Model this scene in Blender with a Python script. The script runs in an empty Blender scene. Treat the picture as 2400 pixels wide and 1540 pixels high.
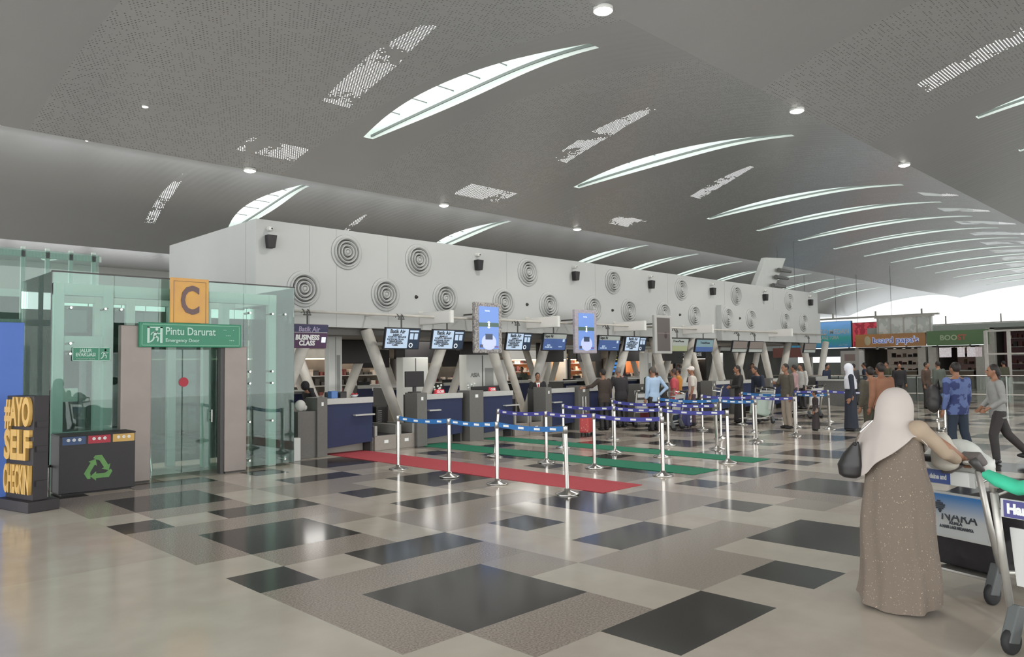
import bpy, bmesh, math, random
from mathutils import Vector, Matrix
random.seed(7)
C = bpy.context.scene.collection
sc = bpy.context.scene
# ---------------------------------------------------------------- camera
def cam_axes(pitch, roll, yaw):
    cy, sy = math.cos(yaw), math.sin(yaw)
    f = Vector((cy*math.cos(pitch), sy*math.cos(pitch), math.sin(pitch)))
    r = Vector((sy, -cy, 0)); u = r.cross(f)
    c, s = math.cos(roll), math.sin(roll)
    return r*c+u*s, u*c-r*s, f
R_, U_, F_ = cam_axes(math.radians(2.773), math.radians(-0.736), math.radians(45.2375))
cd = bpy.data.cameras.new('camera'); cam = bpy.data.objects.new('camera', cd); C.objects.link(cam)
cd.sensor_width = 36; cd.lens = 36*1784.94/2400; cd.clip_end = 400; cd.clip_start = 0.05
m = Matrix.Identity(4)
for i in range(3):
    m[i][0] = R_[i]; m[i][1] = U_[i]; m[i][2] = -F_[i]
m[2][3] = 1.7
cam.matrix_world = m
sc.camera = cam
# ---------------------------------------------------------------- world, light, exposure
sc.view_settings.view_transform = 'Standard'; sc.view_settings.look = 'None'
sc.view_settings.gamma = 1; sc.view_settings.use_curve_mapping = False
sc.view_settings.exposure = 0.0
w = bpy.data.worlds.new('overcast'); sc.world = w; w.use_nodes = True
bg = w.node_tree.nodes['Background']
bg.inputs[0].default_value = (0.97, 0.985, 0.985, 1); bg.inputs[1].default_value = 4.1
def area(name, loc, rot, sx, sy, power, col=(1, 1, 1)):
    l = bpy.data.lights.new(name, 'AREA'); l.shape = 'RECTANGLE'; l.size = sx; l.size_y = sy
    l.energy = power; l.color = col
    o = bpy.data.objects.new(name, l); C.objects.link(o); o.location = loc; o.rotation_euler = rot
    return o

# ---------------------------------------------------------------- helpers
def lin(c):
    c = c/255.0
    return c/12.92 if c <= 0.04045 else ((c+0.055)/1.055)**2.4
def rgb(c): return (lin(c[0]), lin(c[1]), lin(c[2]), 1)
MATS = {}
def mat(name, col, rough=0.6, metal=0.0, spec=0.5, noise=0.0, scale=20, col2=None, emit=0, bump=0.0, kind='noise', emitcol=None):
    if name in MATS: return MATS[name]
    m = bpy.data.materials.new(name); m.use_nodes = True; nt = m.node_tree
    p = nt.nodes['Principled BSDF']
    p.inputs['Roughness'].default_value = rough; p.inputs['Metallic'].default_value = metal
    p.inputs['Specular IOR Level'].default_value = spec
    tc = nt.nodes.new('ShaderNodeTexCoord'); n = nt.nodes.new('ShaderNodeTexNoise')
    n.inputs['Scale'].default_value = scale; n.inputs['Detail'].default_value = 3
    nt.links.new(tc.outputs['Object'], n.inputs['Vector'])
    mx = nt.nodes.new('ShaderNodeMix'); mx.data_type = 'RGBA'
    a = rgb(col)
    if col2 is None:
        k = 1-noise; b = tuple(a[i]*k for i in range(3))+(1,)
    else: b = rgb(col2)
    mx.inputs['A'].default_value = a; mx.inputs['B'].default_value = b
    r = nt.nodes.new('ShaderNodeValToRGB')
    if kind == 'spots':
        r.color_ramp.elements[0].position = 0.66; r.color_ramp.elements[1].position = 0.70
    elif kind == 'patches':
        r.color_ramp.elements[0].position = 0.48; r.color_ramp.elements[1].position = 0.52
    else:
        r.color_ramp.elements[0].position = 0.35; r.color_ramp.elements[1].position = 0.65
    nt.links.new(n.outputs['Fac'], r.inputs[0]); nt.links.new(r.outputs[0], mx.inputs['Factor'])
    nt.links.new(mx.outputs['Result'], p.inputs['Base Color'])
    if emit:
        p.inputs['Emission Strength'].default_value = emit
        if emitcol: p.inputs['Emission Color'].default_value = rgb(emitcol)
        else: nt.links.new(mx.outputs['Result'], p.inputs['Emission Color'])
    if bump:
        bp = nt.nodes.new('ShaderNodeBump'); bp.inputs['Strength'].default_value = bump; bp.inputs['Distance'].default_value = 0.02
        nt.links.new(n.outputs['Fac'], bp.inputs['Height']); nt.links.new(bp.outputs[0], p.inputs['Normal'])
    MATS[name] = m
    return m
def glassmat(name, tint, haze, hazecol, rough=0.0, refl=1.0):
    m = bpy.data.materials.new(name); m.use_nodes = True; nt = m.node_tree
    for n in list(nt.nodes): nt.nodes.remove(n)
    out = nt.nodes.new('ShaderNodeOutputMaterial')
    tr = nt.nodes.new('ShaderNodeBsdfTransparent'); tr.inputs[0].default_value = tint+(1,)
    gl = nt.nodes.new('ShaderNodeBsdfGlossy'); gl.inputs['Roughness'].default_value = rough; gl.inputs['Color'].default_value = (refl, refl, refl, 1)
    df = nt.nodes.new('ShaderNodeBsdfDiffuse'); df.inputs[0].default_value = hazecol+(1,)
    fr = nt.nodes.new('ShaderNodeFresnel'); fr.inputs['IOR'].default_value = 1.5
    m1 = nt.nodes.new('ShaderNodeMixShader'); m1.inputs[0].default_value = haze
    m2 = nt.nodes.new('ShaderNodeMixShader')
    nt.links.new(tr.outputs[0], m1.inputs[1]); nt.links.new(df.outputs[0], m1.inputs[2])
    nt.links.new(fr.outputs[0], m2.inputs[0]); nt.links.new(m1.outputs[0], m2.inputs[1]); nt.links.new(gl.outputs[0], m2.inputs[2])
    nt.links.new(m2.outputs[0], out.inputs[0]); MATS[name] = m
    return m

class MB:
    def __init__(s): s.v = []; s.f = []; s.mi = []
    def add(s, vs, fs, mi=0):
        o = len(s.v); s.v += [tuple(v) for v in vs]
        for f in fs: s.f.append([o+i for i in f]); s.mi.append(mi)
        return s
    def box(s, x0, x1, y0, y1, z0, z1, mi=0):
        return s.add([(x0,y0,z0),(x1,y0,z0),(x1,y1,z0),(x0,y1,z0),(x0,y0,z1),(x1,y0,z1),(x1,y1,z1),(x0,y1,z1)],
                     [(0,3,2,1),(4,5,6,7),(0,1,5,4),(1,2,6,5),(2,3,7,6),(3,0,4,7)], mi)
    def quad(s, a, b, c, d, mi=0): return s.add([a,b,c,d], [(0,1,2,3)], mi)
    def tube(s, pts, r, n=10, mi=0, cap=True, flat=1.0, close=False):
        pts = [Vector(p) for p in pts]; rs = r if isinstance(r, (list, tuple)) else [r]*len(pts)
        rings = []; prev = None
        for i, p in enumerate(pts):
            if i == 0: d = pts[1]-p
            elif i == len(pts)-1: d = p-pts[i-1]
            else: d = (pts[i+1]-p).normalized()+(p-pts[i-1]).normalized()
            d.normalize()
            if prev is None:
                a = Vector((0, 0, 1)) if abs(d.z) < 0.9 else Vector((1, 0, 0))
                x = a.cross(d).normalized()
            else:
                x = (prev-d*prev.dot(d)).normalized()
            prev = x; y = d.cross(x)
            rings.append([p+x*math.cos(2*math.pi*k/n)*rs[i]+y*math.sin(2*math.pi*k/n)*rs[i]*flat for k in range(n)])
        vs = [v for R in rings for v in R]; fs = []
        for i in range(len(rings)-1):
            for k in range(n):
                fs.append((i*n+k, i*n+(k+1)%n, (i+1)*n+(k+1)%n, (i+1)*n+k))
        if cap: fs += [tuple(range(n-1, -1, -1)), tuple((len(rings)-1)*n+k for k in range(n))]
        return s.add(vs, fs, mi)
    def lathe(s, prof, cx=0, cy=0, cz=0, n=24, mi=0, axis='z'):
        vs = []; fs = []
        for (r, z) in prof:
            for k in range(n):
                a = 2*math.pi*k/n; x, y = r*math.cos(a), r*math.sin(a)
                vs.append((cx+x, cy+y, cz+z) if axis == 'z' else (cx+x, cy-z, cz+y) if axis == 'y' else (cx-z, cy-x, cz+y))
        for i in range(len(prof)-1):
            for k in range(n): fs.append((i*n+k, i*n+(k+1)%n, (i+1)*n+(k+1)%n, (i+1)*n+k))
        return s.add(vs, fs, mi)
    def ell(s, c, r, n=14, m=10, mi=0):
        vs = []; fs = []
        for j in range(m+1):
            t = math.pi*j/m
            for k in range(n):
                a = 2*math.pi*k/n
                vs.append((c[0]+r[0]*math.sin(t)*math.cos(a), c[1]+r[1]*math.sin(t)*math.sin(a), c[2]-r[2]*math.cos(t)))
        for j in range(m):
            for k in range(n): fs.append((j*n+k, j*n+(k+1)%n, (j+1)*n+(k+1)%n, (j+1)*n+k))
        return s.add(vs, fs, mi)
    def loft(s, rings, n=24, mi=0, folds=0, amp=0.0, ph=0.0):
        vs = []; fs = []
        for i, (x, y, z, rx, ry) in enumerate(rings):
            for k in range(n):
                a = 2*math.pi*k/n; g = 1+amp*math.sin(folds*a+ph+i*0.25)*(i/len(rings)) if folds else 1
                vs.append((x+rx*g*math.cos(a), y+ry*g*math.sin(a), z))
        for i in range(len(rings)-1):
            for k in range(n): fs.append((i*n+k, i*n+(k+1)%n, (i+1)*n+(k+1)%n, (i+1)*n+k))
        fs += [tuple(range(n-1, -1, -1)), tuple((len(rings)-1)*n+k for k in range(n))]
        return s.add(vs, fs, mi)
    def prism(s, poly, y0, y1, mi=0, axis='y'):
        n = len(poly)
        if axis == 'y': A = [(x, y0, z) for x, z in poly]+[(x, y1, z) for x, z in poly]
        elif axis == 'x': A = [(y0, x, z) for x, z in poly]+[(y1, x, z) for x, z in poly]
        else: A = [(x, z, y0) for x, z in poly]+[(x, z, y1) for x, z in poly]
        return s.add(A, [tuple(range(n)), tuple(range(2*n-1, n-1, -1))]+[(i, i+n, (i+1)%n+n, (i+1)%n) for i in range(n)], mi)
    def build(s, name, mats, parent=None, smooth=False, loc=None, bevel=0, norm=True):
        me = bpy.data.meshes.new(name); me.from_pydata(s.v, [], s.f)
        if not isinstance(mats, (list, tuple)): mats = [mats]
        for m_ in mats: me.materials.append(m_)
        if len(mats) > 1: me.polygons.foreach_set('material_index', s.mi)
        if norm or bevel:
            bm = bmesh.new(); bm.from_mesh(me)
            bmesh.ops.recalc_face_normals(bm, faces=bm.faces)
            if bevel:
                es = [e for e in bm.edges if len(e.link_faces) == 2 and e.calc_face_angle(0) > 0.6]
                bmesh.ops.bevel(bm, geom=es, offset=bevel, segments=2, profile=0.6, affect='EDGES')
            bm.to_mesh(me); bm.free()
        if smooth: me.polygons.foreach_set('use_smooth', [True]*len(me.polygons))
        o = bpy.data.objects.new(name, me); C.objects.link(o)
        if parent is not None: o.parent = parent
        if loc: o.location = loc
        return o
def tag(o, label, cat, group=None, kind=None):
    o['label'] = label; o['category'] = cat
    if group: o['group'] = group
    if kind: o['kind'] = kind
    return o
def thing(name, label, cat, loc=(0, 0, 0), rz=0, group=None):
    o = bpy.data.objects.new(name, None); C.objects.link(o); o.location = loc; o.rotation_euler = (0, 0, math.radians(rz))
    o.empty_display_size = 0.1
    return tag(o, label, cat, group)
def struct(o): o['kind'] = 'structure'; return o
def dup(root, loc, rz=None, label=None, group=None):
    r = root.copy(); C.objects.link(r); r.location = loc
    if rz is not None: r.rotation_euler = (0, 0, math.radians(rz))
    if label: r['label'] = label
    if group: r['group'] = group
    for ch in list(root.children):
        c = ch.copy(); C.objects.link(c); c.parent = r
        for g in ch.children:
            d = g.copy(); C.objects.link(d); d.parent = c
    return r
def text(name, s, size, loc, m_, parent=None, face='y', bold=0.0, depth=0.004, align='CENTER', width=None, shear=0):
    cu = bpy.data.curves.new(name, 'FONT'); cu.body = s; cu.size = size; cu.extrude = depth; cu.offset = bold
    cu.align_x = align; cu.align_y = 'CENTER'; cu.resolution_u = 3; cu.shear = shear; cu.space_line = 0.85
    t = bpy.data.objects.new('tmp', cu); C.objects.link(t)
    me = bpy.data.meshes.new_from_object(t.evaluated_get(bpy.context.evaluated_depsgraph_get()))
    bpy.data.objects.remove(t); bpy.data.curves.remove(cu)
    if width:
        xs = [v.co.x for v in me.vertices]; k = width/max(1e-6, max(xs)-min(xs))
        for v in me.vertices: v.co.x *= k
    me.materials.clear(); me.materials.append(m_)
    o = bpy.data.objects.new(name, me); C.objects.link(o)
    o.location = loc; o.rotation_euler = (math.radians(90), 0, 0 if face == 'y' else math.radians(-90))
    if parent is not None: o.parent = parent
    return o
def remeshed(name, mb, voxel, m_, parent, smooth_it=3):
    o = mb.build(name, m_, None, norm=False)
    md = o.modifiers.new('r', 'REMESH'); md.mode = 'VOXEL'; md.voxel_size = voxel; md.use_smooth_shade = True
    if smooth_it:
        s2 = o.modifiers.new('s', 'SMOOTH'); s2.iterations = smooth_it; s2.factor = 0.5
    dg = bpy.context.evaluated_depsgraph_get(); dg.update()
    me = bpy.data.meshes.new_from_object(o.evaluated_get(dg))
    o.modifiers.clear(); o.data = me; me.name = name
    me.materials.clear(); me.materials.append(m_)
    me.polygons.foreach_set('use_smooth', [True]*len(me.polygons))
    if parent is not None: o.parent = parent
    return o
def words(k): return ['first', 'second', 'third', 'fourth', 'fifth', 'sixth', 'seventh', 'eighth', 'ninth', 'tenth', 'eleventh', 'twelfth', 'thirteenth'][k]

# ---------------------------------------------------------------- materials
WHITE = mat('white_paint', (214, 215, 210), 0.5, noise=0.04, scale=3)
GREYB = mat('grey_laminate', (108, 106, 102), 0.6, noise=0.08)
DARK = mat('dark_plastic', (48, 46, 46), 0.5, noise=0.1)
BLACK = mat('black_matte', (34, 32, 33), 0.55, noise=0.1)
NAVY = mat('navy_panel', (34, 44, 80), 0.6, noise=0.08, scale=4)
TOPG = mat('pale_counter_band', (186, 186, 182), 0.45, noise=0.05)
STEEL = mat('brushed_steel', (176, 168, 162), 0.32, 0.85, noise=0.15, scale=6)
CHROME = mat('chrome', (200, 197, 192), 0.2, 1.0)
PILLAR = mat('stainless_cladding', (138, 129, 123), 0.42, 0.5, noise=0.12, scale=2)
CONC = mat('concrete_paint', (198, 194, 186), 0.7, noise=0.1, scale=5)
FRAME = mat('pale_steel_paint', (196, 208, 200), 0.45, noise=0.05)
DGREY = mat('charcoal_laminate', (72, 71, 70), 0.5, noise=0.08)
GLASS = glassmat('green_glass', (0.80, 0.92, 0.88), 0.05, (0.42, 0.56, 0.51), refl=.8)
CLEAR = glassmat('clear_glass', (0.92, 0.96, 0.95), 0.04, (0.6, 0.66, 0.63))
TXTW = mat('white_lettering', (236, 238, 236), 0.5)
TXTB = mat('black_lettering', (40, 42, 50), 0.5)
SKIN = mat('skin', (150, 108, 84), 0.55, noise=0.06)
HAIR = mat('dark_hair', (38, 32, 30), 0.6, noise=0.3, scale=60)
RUBBER = mat('black_rubber', (42, 42, 44), 0.7, noise=0.1)
LAMP = mat('lamp_lens', (255, 250, 240), 0.4, emit=14)
# ================================================================ SETTING
def floor_mats():
    def base(name, c1, c2, sc_, rough):
        m = mat(name, c1, rough, col2=c2, scale=sc_, spec=0.25)
        return m
    a = base('light_terrazzo_tile', (192, 184, 171), (184, 176, 163), 2.5, 0.13)
    b = base('light_terrazzo_warm', (187, 177, 165), (179, 169, 157), 3, 0.13)
    d = base('dark_granite_tile', (66, 63, 60), (61, 58, 55), 9, 0.12)
    # speckled brown granite
    g = mat('speckled_granite_tile', (168, 158, 147), 0.16, spec=.25, col2=(128, 118, 109), scale=70)
    h = mat('grey_granite_tile', (162, 153, 143), 0.15, spec=.25, col2=(150, 141, 131), scale=60)
    return [a, b, d, g, h]
FM = floor_mats()
X0, Y0, U = 3.264, 2.533, 0.5976
DK = {(0,2),(1,2),(0,3),(1,3),(1,0),(2,0),(4,0),(4,3),(5,3),(6,0),(7,0),(6,1),(7,1),(8,3),(10,0)}
MD = {(10,2),(10,3),(0,4),(1,4),(2,4),(0,1),(1,1),(10,4)}
MG = {(4,2),(5,2),(6,2),(3,2),(3,1),(8,0),(6,4),(7,4),(8,4),(2,3),(9,2),(4,1)}
fl = MB()
def cell(i, j):
    xa = X0+i*U if i > -1 else X0-0.51; xb = X0+(i+1)*U
    ya = Y0+j*U; yb = ya+U
    k = (i % 11, j % 5)
    if k in DK: mi = 2
    elif k in MD: mi = 3
    elif k in MG: mi = 4
    else: mi = 1 if (i*7+j*3) % 3 == 0 else 0
    fl.quad((xa,ya,0),(xb,ya,0),(xb,yb,0),(xa,yb,0), mi)
NI, NJ = 84, 18
for i in range(-1, NI):
    for j in range(0, NJ): cell(i, j)
xa = X0-0.51; xe = X0+NI*U; ye = Y0+NJ*U
def plain(x0, x1, y0, y1, s=1.2):
    nx = max(1, int((x1-x0)/s)); ny = max(1, int((y1-y0)/s))
    for i in range(nx):
        for j in range(ny):
            a0 = x0+(x1-x0)*i/nx; a1 = x0+(x1-x0)*(i+1)/nx; b0 = y0+(y1-y0)*j/ny; b1 = y0+(y1-y0)*(j+1)/ny
            fl.quad((a0,b0,0),(a1,b0,0),(a1,b1,0),(a0,b1,0), 1 if random.random() < 0.4 else 0)
plain(-14, xa, -24, 42); plain(xa, 95, -24, Y0); plain(xa, 95, ye, 42, 2.4); plain(xe, 95, Y0, ye, 2.4)
struct(fl.build('floor', FM))

# ---- ceiling -------------------------------------------------------------
def ceil_mats():
    def mk(name, mode):
        m = bpy.data.materials.new(name); m.use_nodes = True; nt = m.node_tree; L = nt.links.new
        p = nt.nodes['Principled BSDF']; out = nt.nodes['Material Output']
        p.inputs['Roughness'].default_value = 0.30; p.inputs['Metallic'].default_value = 0.35
        tc = nt.nodes.new('ShaderNodeTexCoord'); sp = nt.nodes.new('ShaderNodeSeparateXYZ'); L(tc.outputs['Object'], sp.inputs[0])
        def mth(op, a, b=None, c=None):
            n = nt.nodes.new('ShaderNodeMath'); n.operation = op
            for i_, q in enumerate((a, b, c)):
                if q is None: continue
                if isinstance(q, (int, float)): n.inputs[i_].default_value = q
                else: L(q, n.inputs[i_])
            return n.outputs[0]
        nz = nt.nodes.new('ShaderNodeTexNoise'); nz.inputs['Scale'].default_value = 0.6; L(tc.outputs['Object'], nz.inputs['Vector'])
        col = nt.nodes.new('ShaderNodeMix'); col.data_type = 'RGBA'
        col.inputs['A'].default_value = rgb((187, 189, 190) if mode == 'smooth' else (193, 195, 196)); col.inputs['B'].default_value = rgb((181, 182, 183) if mode == 'smooth' else (187, 188, 189))
        L(nz.outputs['Fac'], col.inputs['Factor'])
        # ripple of the long panels (runs across the vault)
        wv = mth('SINE', mth('MULTIPLY', sp.outputs[0], 2*math.pi/0.30))
        n2 = nt.nodes.new('ShaderNodeTexNoise'); n2.inputs['Scale'].default_value = 1.4
        mp = nt.nodes.new('ShaderNodeMapping'); mp.inputs['Scale'].default_value = (1.6, 0.25, 1); L(tc.outputs['Object'], mp.inputs[0]); L(mp.outputs[0], n2.inputs['Vector'])
        bp = nt.nodes.new('ShaderNodeBump'); bp.inputs['Strength'].default_value = 0.35; bp.inputs['Distance'].default_value = 0.02
        L(mth('ADD', mth('MULTIPLY', wv, 0.10), n2.outputs['Fac']), bp.inputs['Height']); L(bp.outputs[0], p.inputs['Normal'])
        if mode == 'smooth':
            L(col.outputs['Result'], p.inputs['Base Color'])
        else:
            per = 0.085 if mode == 'perf' else 0.07
            fx = mth('SUBTRACT', mth('FRACT', mth('DIVIDE', mth('ADD', sp.outputs[0], mth('MULTIPLY', sp.outputs[1], 0.5)), per)), 0.5)
            fy = mth('SUBTRACT', mth('FRACT', mth('DIVIDE', sp.outputs[1], per)), 0.5)
            d = mth('ADD', mth('MULTIPLY', fx, fx), mth('MULTIPLY', fy, fy))
            vn = nt.nodes.new('ShaderNodeTexWhiteNoise'); vn.noise_dimensions = '2D'
            cb = nt.nodes.new('ShaderNodeCombineXYZ')
            L(mth('FLOOR', mth('DIVIDE', mth('ADD', sp.outputs[0], mth('MULTIPLY', sp.outputs[1], 0.5)), per)), cb.inputs[0]); L(mth('FLOOR', mth('DIVIDE', sp.outputs[1], per)), cb.inputs[1])
            L(cb.outputs[0], vn.inputs['Vector'])
            if mode == 'perf':
                nm_ = nt.nodes.new('ShaderNodeTexNoise'); nm_.inputs['Scale'].default_value = 3.5; L(tc.outputs['Object'], nm_.inputs['Vector'])
                hole = mth('MULTIPLY', mth('LESS_THAN', d, 0.028), mth('GREATER_THAN', mth('ADD', mth('MULTIPLY', vn.outputs['Value'], .45), nm_.outputs['Fac']), 0.70))
                c2 = nt.nodes.new('ShaderNodeMix'); c2.data_type = 'RGBA'
                L(hole, c2.inputs['Factor']); L(col.outputs['Result'], c2.inputs['A']); c2.inputs['B'].default_value = rgb((52, 50, 47))
                L(c2.outputs['Result'], p.inputs['Base Color'])
            else:
                L(col.outputs['Result'], p.inputs['Base Color'])
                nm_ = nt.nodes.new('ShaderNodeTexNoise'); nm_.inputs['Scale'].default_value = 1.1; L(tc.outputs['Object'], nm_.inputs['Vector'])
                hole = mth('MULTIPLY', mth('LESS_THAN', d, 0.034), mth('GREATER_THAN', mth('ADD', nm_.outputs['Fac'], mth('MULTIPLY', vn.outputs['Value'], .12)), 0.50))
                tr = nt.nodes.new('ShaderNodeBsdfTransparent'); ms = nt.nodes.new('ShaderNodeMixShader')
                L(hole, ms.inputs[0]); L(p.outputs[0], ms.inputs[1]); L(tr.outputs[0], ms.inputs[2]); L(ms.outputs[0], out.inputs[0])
        return m
    return [mk('ceiling_panel', 'smooth'), mk('ceiling_perforated', 'perf'), mk('ceiling_grille_and_glare', 'grille')]
CM = ceil_mats()
WELL = mat('skylight_well_paint', (232, 240, 236), 0.6)
RAILM = mat('skylight_rail', (120, 128, 124), 0.5)
def pane_mat():
    m = bpy.data.materials.new('frosted_skylight_pane'); m.use_nodes = True; nt = m.node_tree
    for n in list(nt.nodes): nt.nodes.remove(n)
    o = nt.nodes.new('ShaderNodeOutputMaterial'); t = nt.nodes.new('ShaderNodeBsdfTransparent'); t.inputs[0].default_value = (0.42, 0.44, 0.43, 1)
    d = nt.nodes.new('ShaderNodeBsdfTranslucent'); d.inputs[0].default_value = (0.8, 0.84, 0.82, 1)
    x = nt.nodes.new('ShaderNodeMixShader'); x.inputs[0].default_value = 0.4
    nt.links.new(t.outputs[0], x.inputs[1]); nt.links.new(d.outputs[0], x.inputs[2]); nt.links.new(x.outputs[0], o.inputs[0])
    return m
PANE = pane_mat()
def zpoly(pts):
    def f(y):
        if y <= pts[0][0]:
            (a, b), (c, d) = pts[0], pts[1]
        elif y >= pts[-1][0]:
            (a, b), (c, d) = pts[-2], pts[-1]
        else:
            for (a, b), (c, d) in zip(pts, pts[1:]):
                if a <= y <= c: break
        return b+(d-b)*(y-a)/(c-a)
    return f
def smooth_profile(y0, z0, y1, z1, yp, zp):
    # asymmetric parabola: peak (yp, zp), ends (y0,z0) and (y1,z1)
    a = (zp-z0)/(yp-y0)**2; b = (zp-z1)/(y1-yp)**2
    return lambda y: zp-(a if y < yp else b)*(y-yp)**2
def vault(name, yr, zf, XA, XB, sky, grille, perf, ysk, ny=40, wm=0.62, label='', skew=0.4):
    """sky: x of skylights; grille: grille strips, and strips added to imitate reflections; ysk=(ya,yb) skylight span"""
    ys = [yr[0]+(yr[1]-yr[0])*k/ny for k in range(ny+1)]
    ys = sorted(set([round(y, 4) for y in ys]+[ysk[0], ysk[1]]))
    def hw(y):
        t = (y-ysk[0])/(ysk[1]-ysk[0])
        if t < 0 or t > 1: return 0
        s = math.sin(math.pi*t**1.25)
        return wm*(0.27+0.73*max(0, s))*0.5 if 0 <= t <= 1 else 0
    items = [(x, 's', None) for x in sky]+[(g[0], 'g', g) for g in grille]
    items.sort(key=lambda q: q[0])
    mb = MB()
    def strip(fa, fb, mi):
        for y, yn in zip(ys, ys[1:]):
            e = 1e-5
            a0, a1, b0, b1 = fa(y+e), fa(yn-e), fb(y+e), fb(yn-e)
            if b0-a0 < 1e-4 and b1-a1 < 1e-4: continue
            mb.quad((a0,y,zf(y)),(b0,y,zf(y)),(b1,yn,zf(yn)),(a1,yn,zf(yn)), mi)
    cur = lambda y: XA
    def isperf(x):
        for a, b in perf:
            if a <= x < b: return 1
        return 0
    edges = sorted([e for ab in perf for e in ab])
    def fill(fa, fb, xa, xb):
        cuts = [c for c in edges if xa+0.5 < c < xb-0.5]
        prev, px_ = fa, xa
        for c in cuts:
            strip(prev, (lambda y, c=c: c), isperf((px_+c)/2)); prev = (lambda y, c=c: c); px_ = c
        strip(prev, fb, isperf((px_+xb)/2))
    px_ = XA
    for x, k, g in items:
        if k == 's':
            fill(cur, (lambda y, x=x: x-hw(y)), px_, x)
            cur = (lambda y, x=x: x+hw(y)); px_ = x
        else:
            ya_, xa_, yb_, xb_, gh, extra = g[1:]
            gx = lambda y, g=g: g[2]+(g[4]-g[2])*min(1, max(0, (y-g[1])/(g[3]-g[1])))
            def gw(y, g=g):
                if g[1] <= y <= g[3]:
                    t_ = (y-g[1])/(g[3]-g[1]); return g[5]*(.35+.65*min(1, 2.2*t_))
                if g[6] and g[6][0] <= y <= g[6][1]: return g[6][2]  # extra patch by the crease, added as a stand-in for a reflection
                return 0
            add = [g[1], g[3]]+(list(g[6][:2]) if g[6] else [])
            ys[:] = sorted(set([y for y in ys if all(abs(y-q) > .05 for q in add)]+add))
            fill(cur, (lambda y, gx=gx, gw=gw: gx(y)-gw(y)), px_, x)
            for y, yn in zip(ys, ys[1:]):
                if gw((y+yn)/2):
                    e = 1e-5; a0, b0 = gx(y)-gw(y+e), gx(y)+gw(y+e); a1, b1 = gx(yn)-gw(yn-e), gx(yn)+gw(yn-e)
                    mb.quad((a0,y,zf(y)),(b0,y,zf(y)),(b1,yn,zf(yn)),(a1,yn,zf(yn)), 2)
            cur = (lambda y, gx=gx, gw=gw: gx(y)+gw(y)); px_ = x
    fill(cur, (lambda y: XB), px_, XB)
    o = mb.build(name, CM, norm=False, smooth=True); struct(o)
    # skylights: a thing each
    H = 0.45
    yy = [ysk[0]+(ysk[1]-ysk[0])*k/24 for k in range(25)]
    for n_, x in enumerate(sky):
        t = thing('skylight', label % words(min(n_, 12)), 'skylight', (x, 0, 0), group='long curved skylights in the ceiling vaults')
        wb = MB(); pb = MB(); bb = MB(); jb = MB()
        for y, yn in zip(yy, yy[1:]):
            y_, yn_ = y+(1e-4 if y == yy[0] else 0), yn-(1e-4 if yn == yy[-1] else 0)
            h0, h1 = hw(y_), hw(yn_); z0, z1 = zf(y), zf(yn)
            for s in (-1, 1): wb.quad((s*h0,y,z0),(s*h1,yn,z1),(s*h1*.96,yn,z1+H),(s*h0*.96,y,z0+H))
            pb.quad((-h0,y,z0+H),(h0,y,z0+H),(h1,yn,z1+H),(-h1,yn,z1+H))
            bb.quad((h0*.55,y,z0+.05),(h0*.55+.03,y,z0+.05),(h1*.55+.03,yn,z1+.05),(h1*.55,yn,z1+.05))
            bb.quad((h0*.55,y,z0+.05),(h1*.55,yn,z1+.05),(h1*.55,yn,z1+.12),(h0*.55,y,z0+.12))
        for y in (ysk[0], ysk[1]):
            h0 = hw(y); z0 = zf(y); wb.quad((-h0,y,z0),(h0,y,z0),(h0,y,z0+H),(-h0,y,z0+H))
        for k in range(3, 24, 3):
            y = yy[k]; h0 = hw(y); z0 = zf(y); MB().box(-h0*.97, h0*.97, y-.012, y+.012, z0+H-.05, z0+H-.02).build('glazing_bar', RAILM, t)
        wb.build('well_lining', WELL, t, norm=False); pb.build('frosted_pane', PANE, t, norm=False)
        bb.build('shade_rail', RAILM, t, norm=False)
XA, XB = -14, 87
z1 = smooth_profile(8.8, 8.45, 22.8, 8.0, 13.8, 9.0)
perf1 = [(4.9, 12.0)]+[(14.7+9.75*k, 21.5+9.75*k) for k in range(0, 7)]+[(-12, 2.2)]
vault('ceiling', (8.8, 22.8), z1, XA, XB, [13.0, 22.7, 32.5, 37.4, 42.3, 47.2, 52.1, 57, 61.9, 66.8, 71.7, 76.6, 81.5], [(10.5, 12.4, 10.0, 17.7, 10.95, .42, (20.7, 21.7, .95)), (19.0, 12.2, 17.9, 17.5, 19.75, .42, (20.7, 21.8, 1.2)), (27.6, 13.6, 26.2, 17.5, 28.6, .40, (20.7, 21.7, 1.0))]+[(35+4.9*k, 9.2, 35.3+4.9*k, 9.3+min(6, 1.2+.6*k), 35+4.9*k, min(1.3, .5+.1*k), None) for k in range(10)], perf1, (10.4, 19.2),  # crease patches and far row of strips are added to imitate ceiling reflections
      wm=1.25, label='bright curved skylight in the large middle ceiling vault, %s from the near end')
z0 = smooth_profile(22.8, 8.0, 34, 6.75, 25.4, 8.47)
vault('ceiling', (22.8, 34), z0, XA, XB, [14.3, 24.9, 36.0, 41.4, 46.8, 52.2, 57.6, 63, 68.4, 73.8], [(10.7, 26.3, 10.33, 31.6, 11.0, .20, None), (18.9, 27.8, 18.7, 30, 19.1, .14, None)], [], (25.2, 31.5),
      wm=1.2, label='curved skylight in the far left vault above the white bulkhead, %s along')
zm = zpoly([(34, 6.75), (40, 6.72)])
vault('ceiling', (34, 40), zm, XA, XB, [9.2, 19.5, 30], [], [], (36.6, 39.2), ny=6, wm=1.0, label='short skylight at the low far edge of the roof, %s along')
z2 = smooth_profile(-6.5, 8.5, 8.8, 8.45, 1.5, 9.7)
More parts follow.
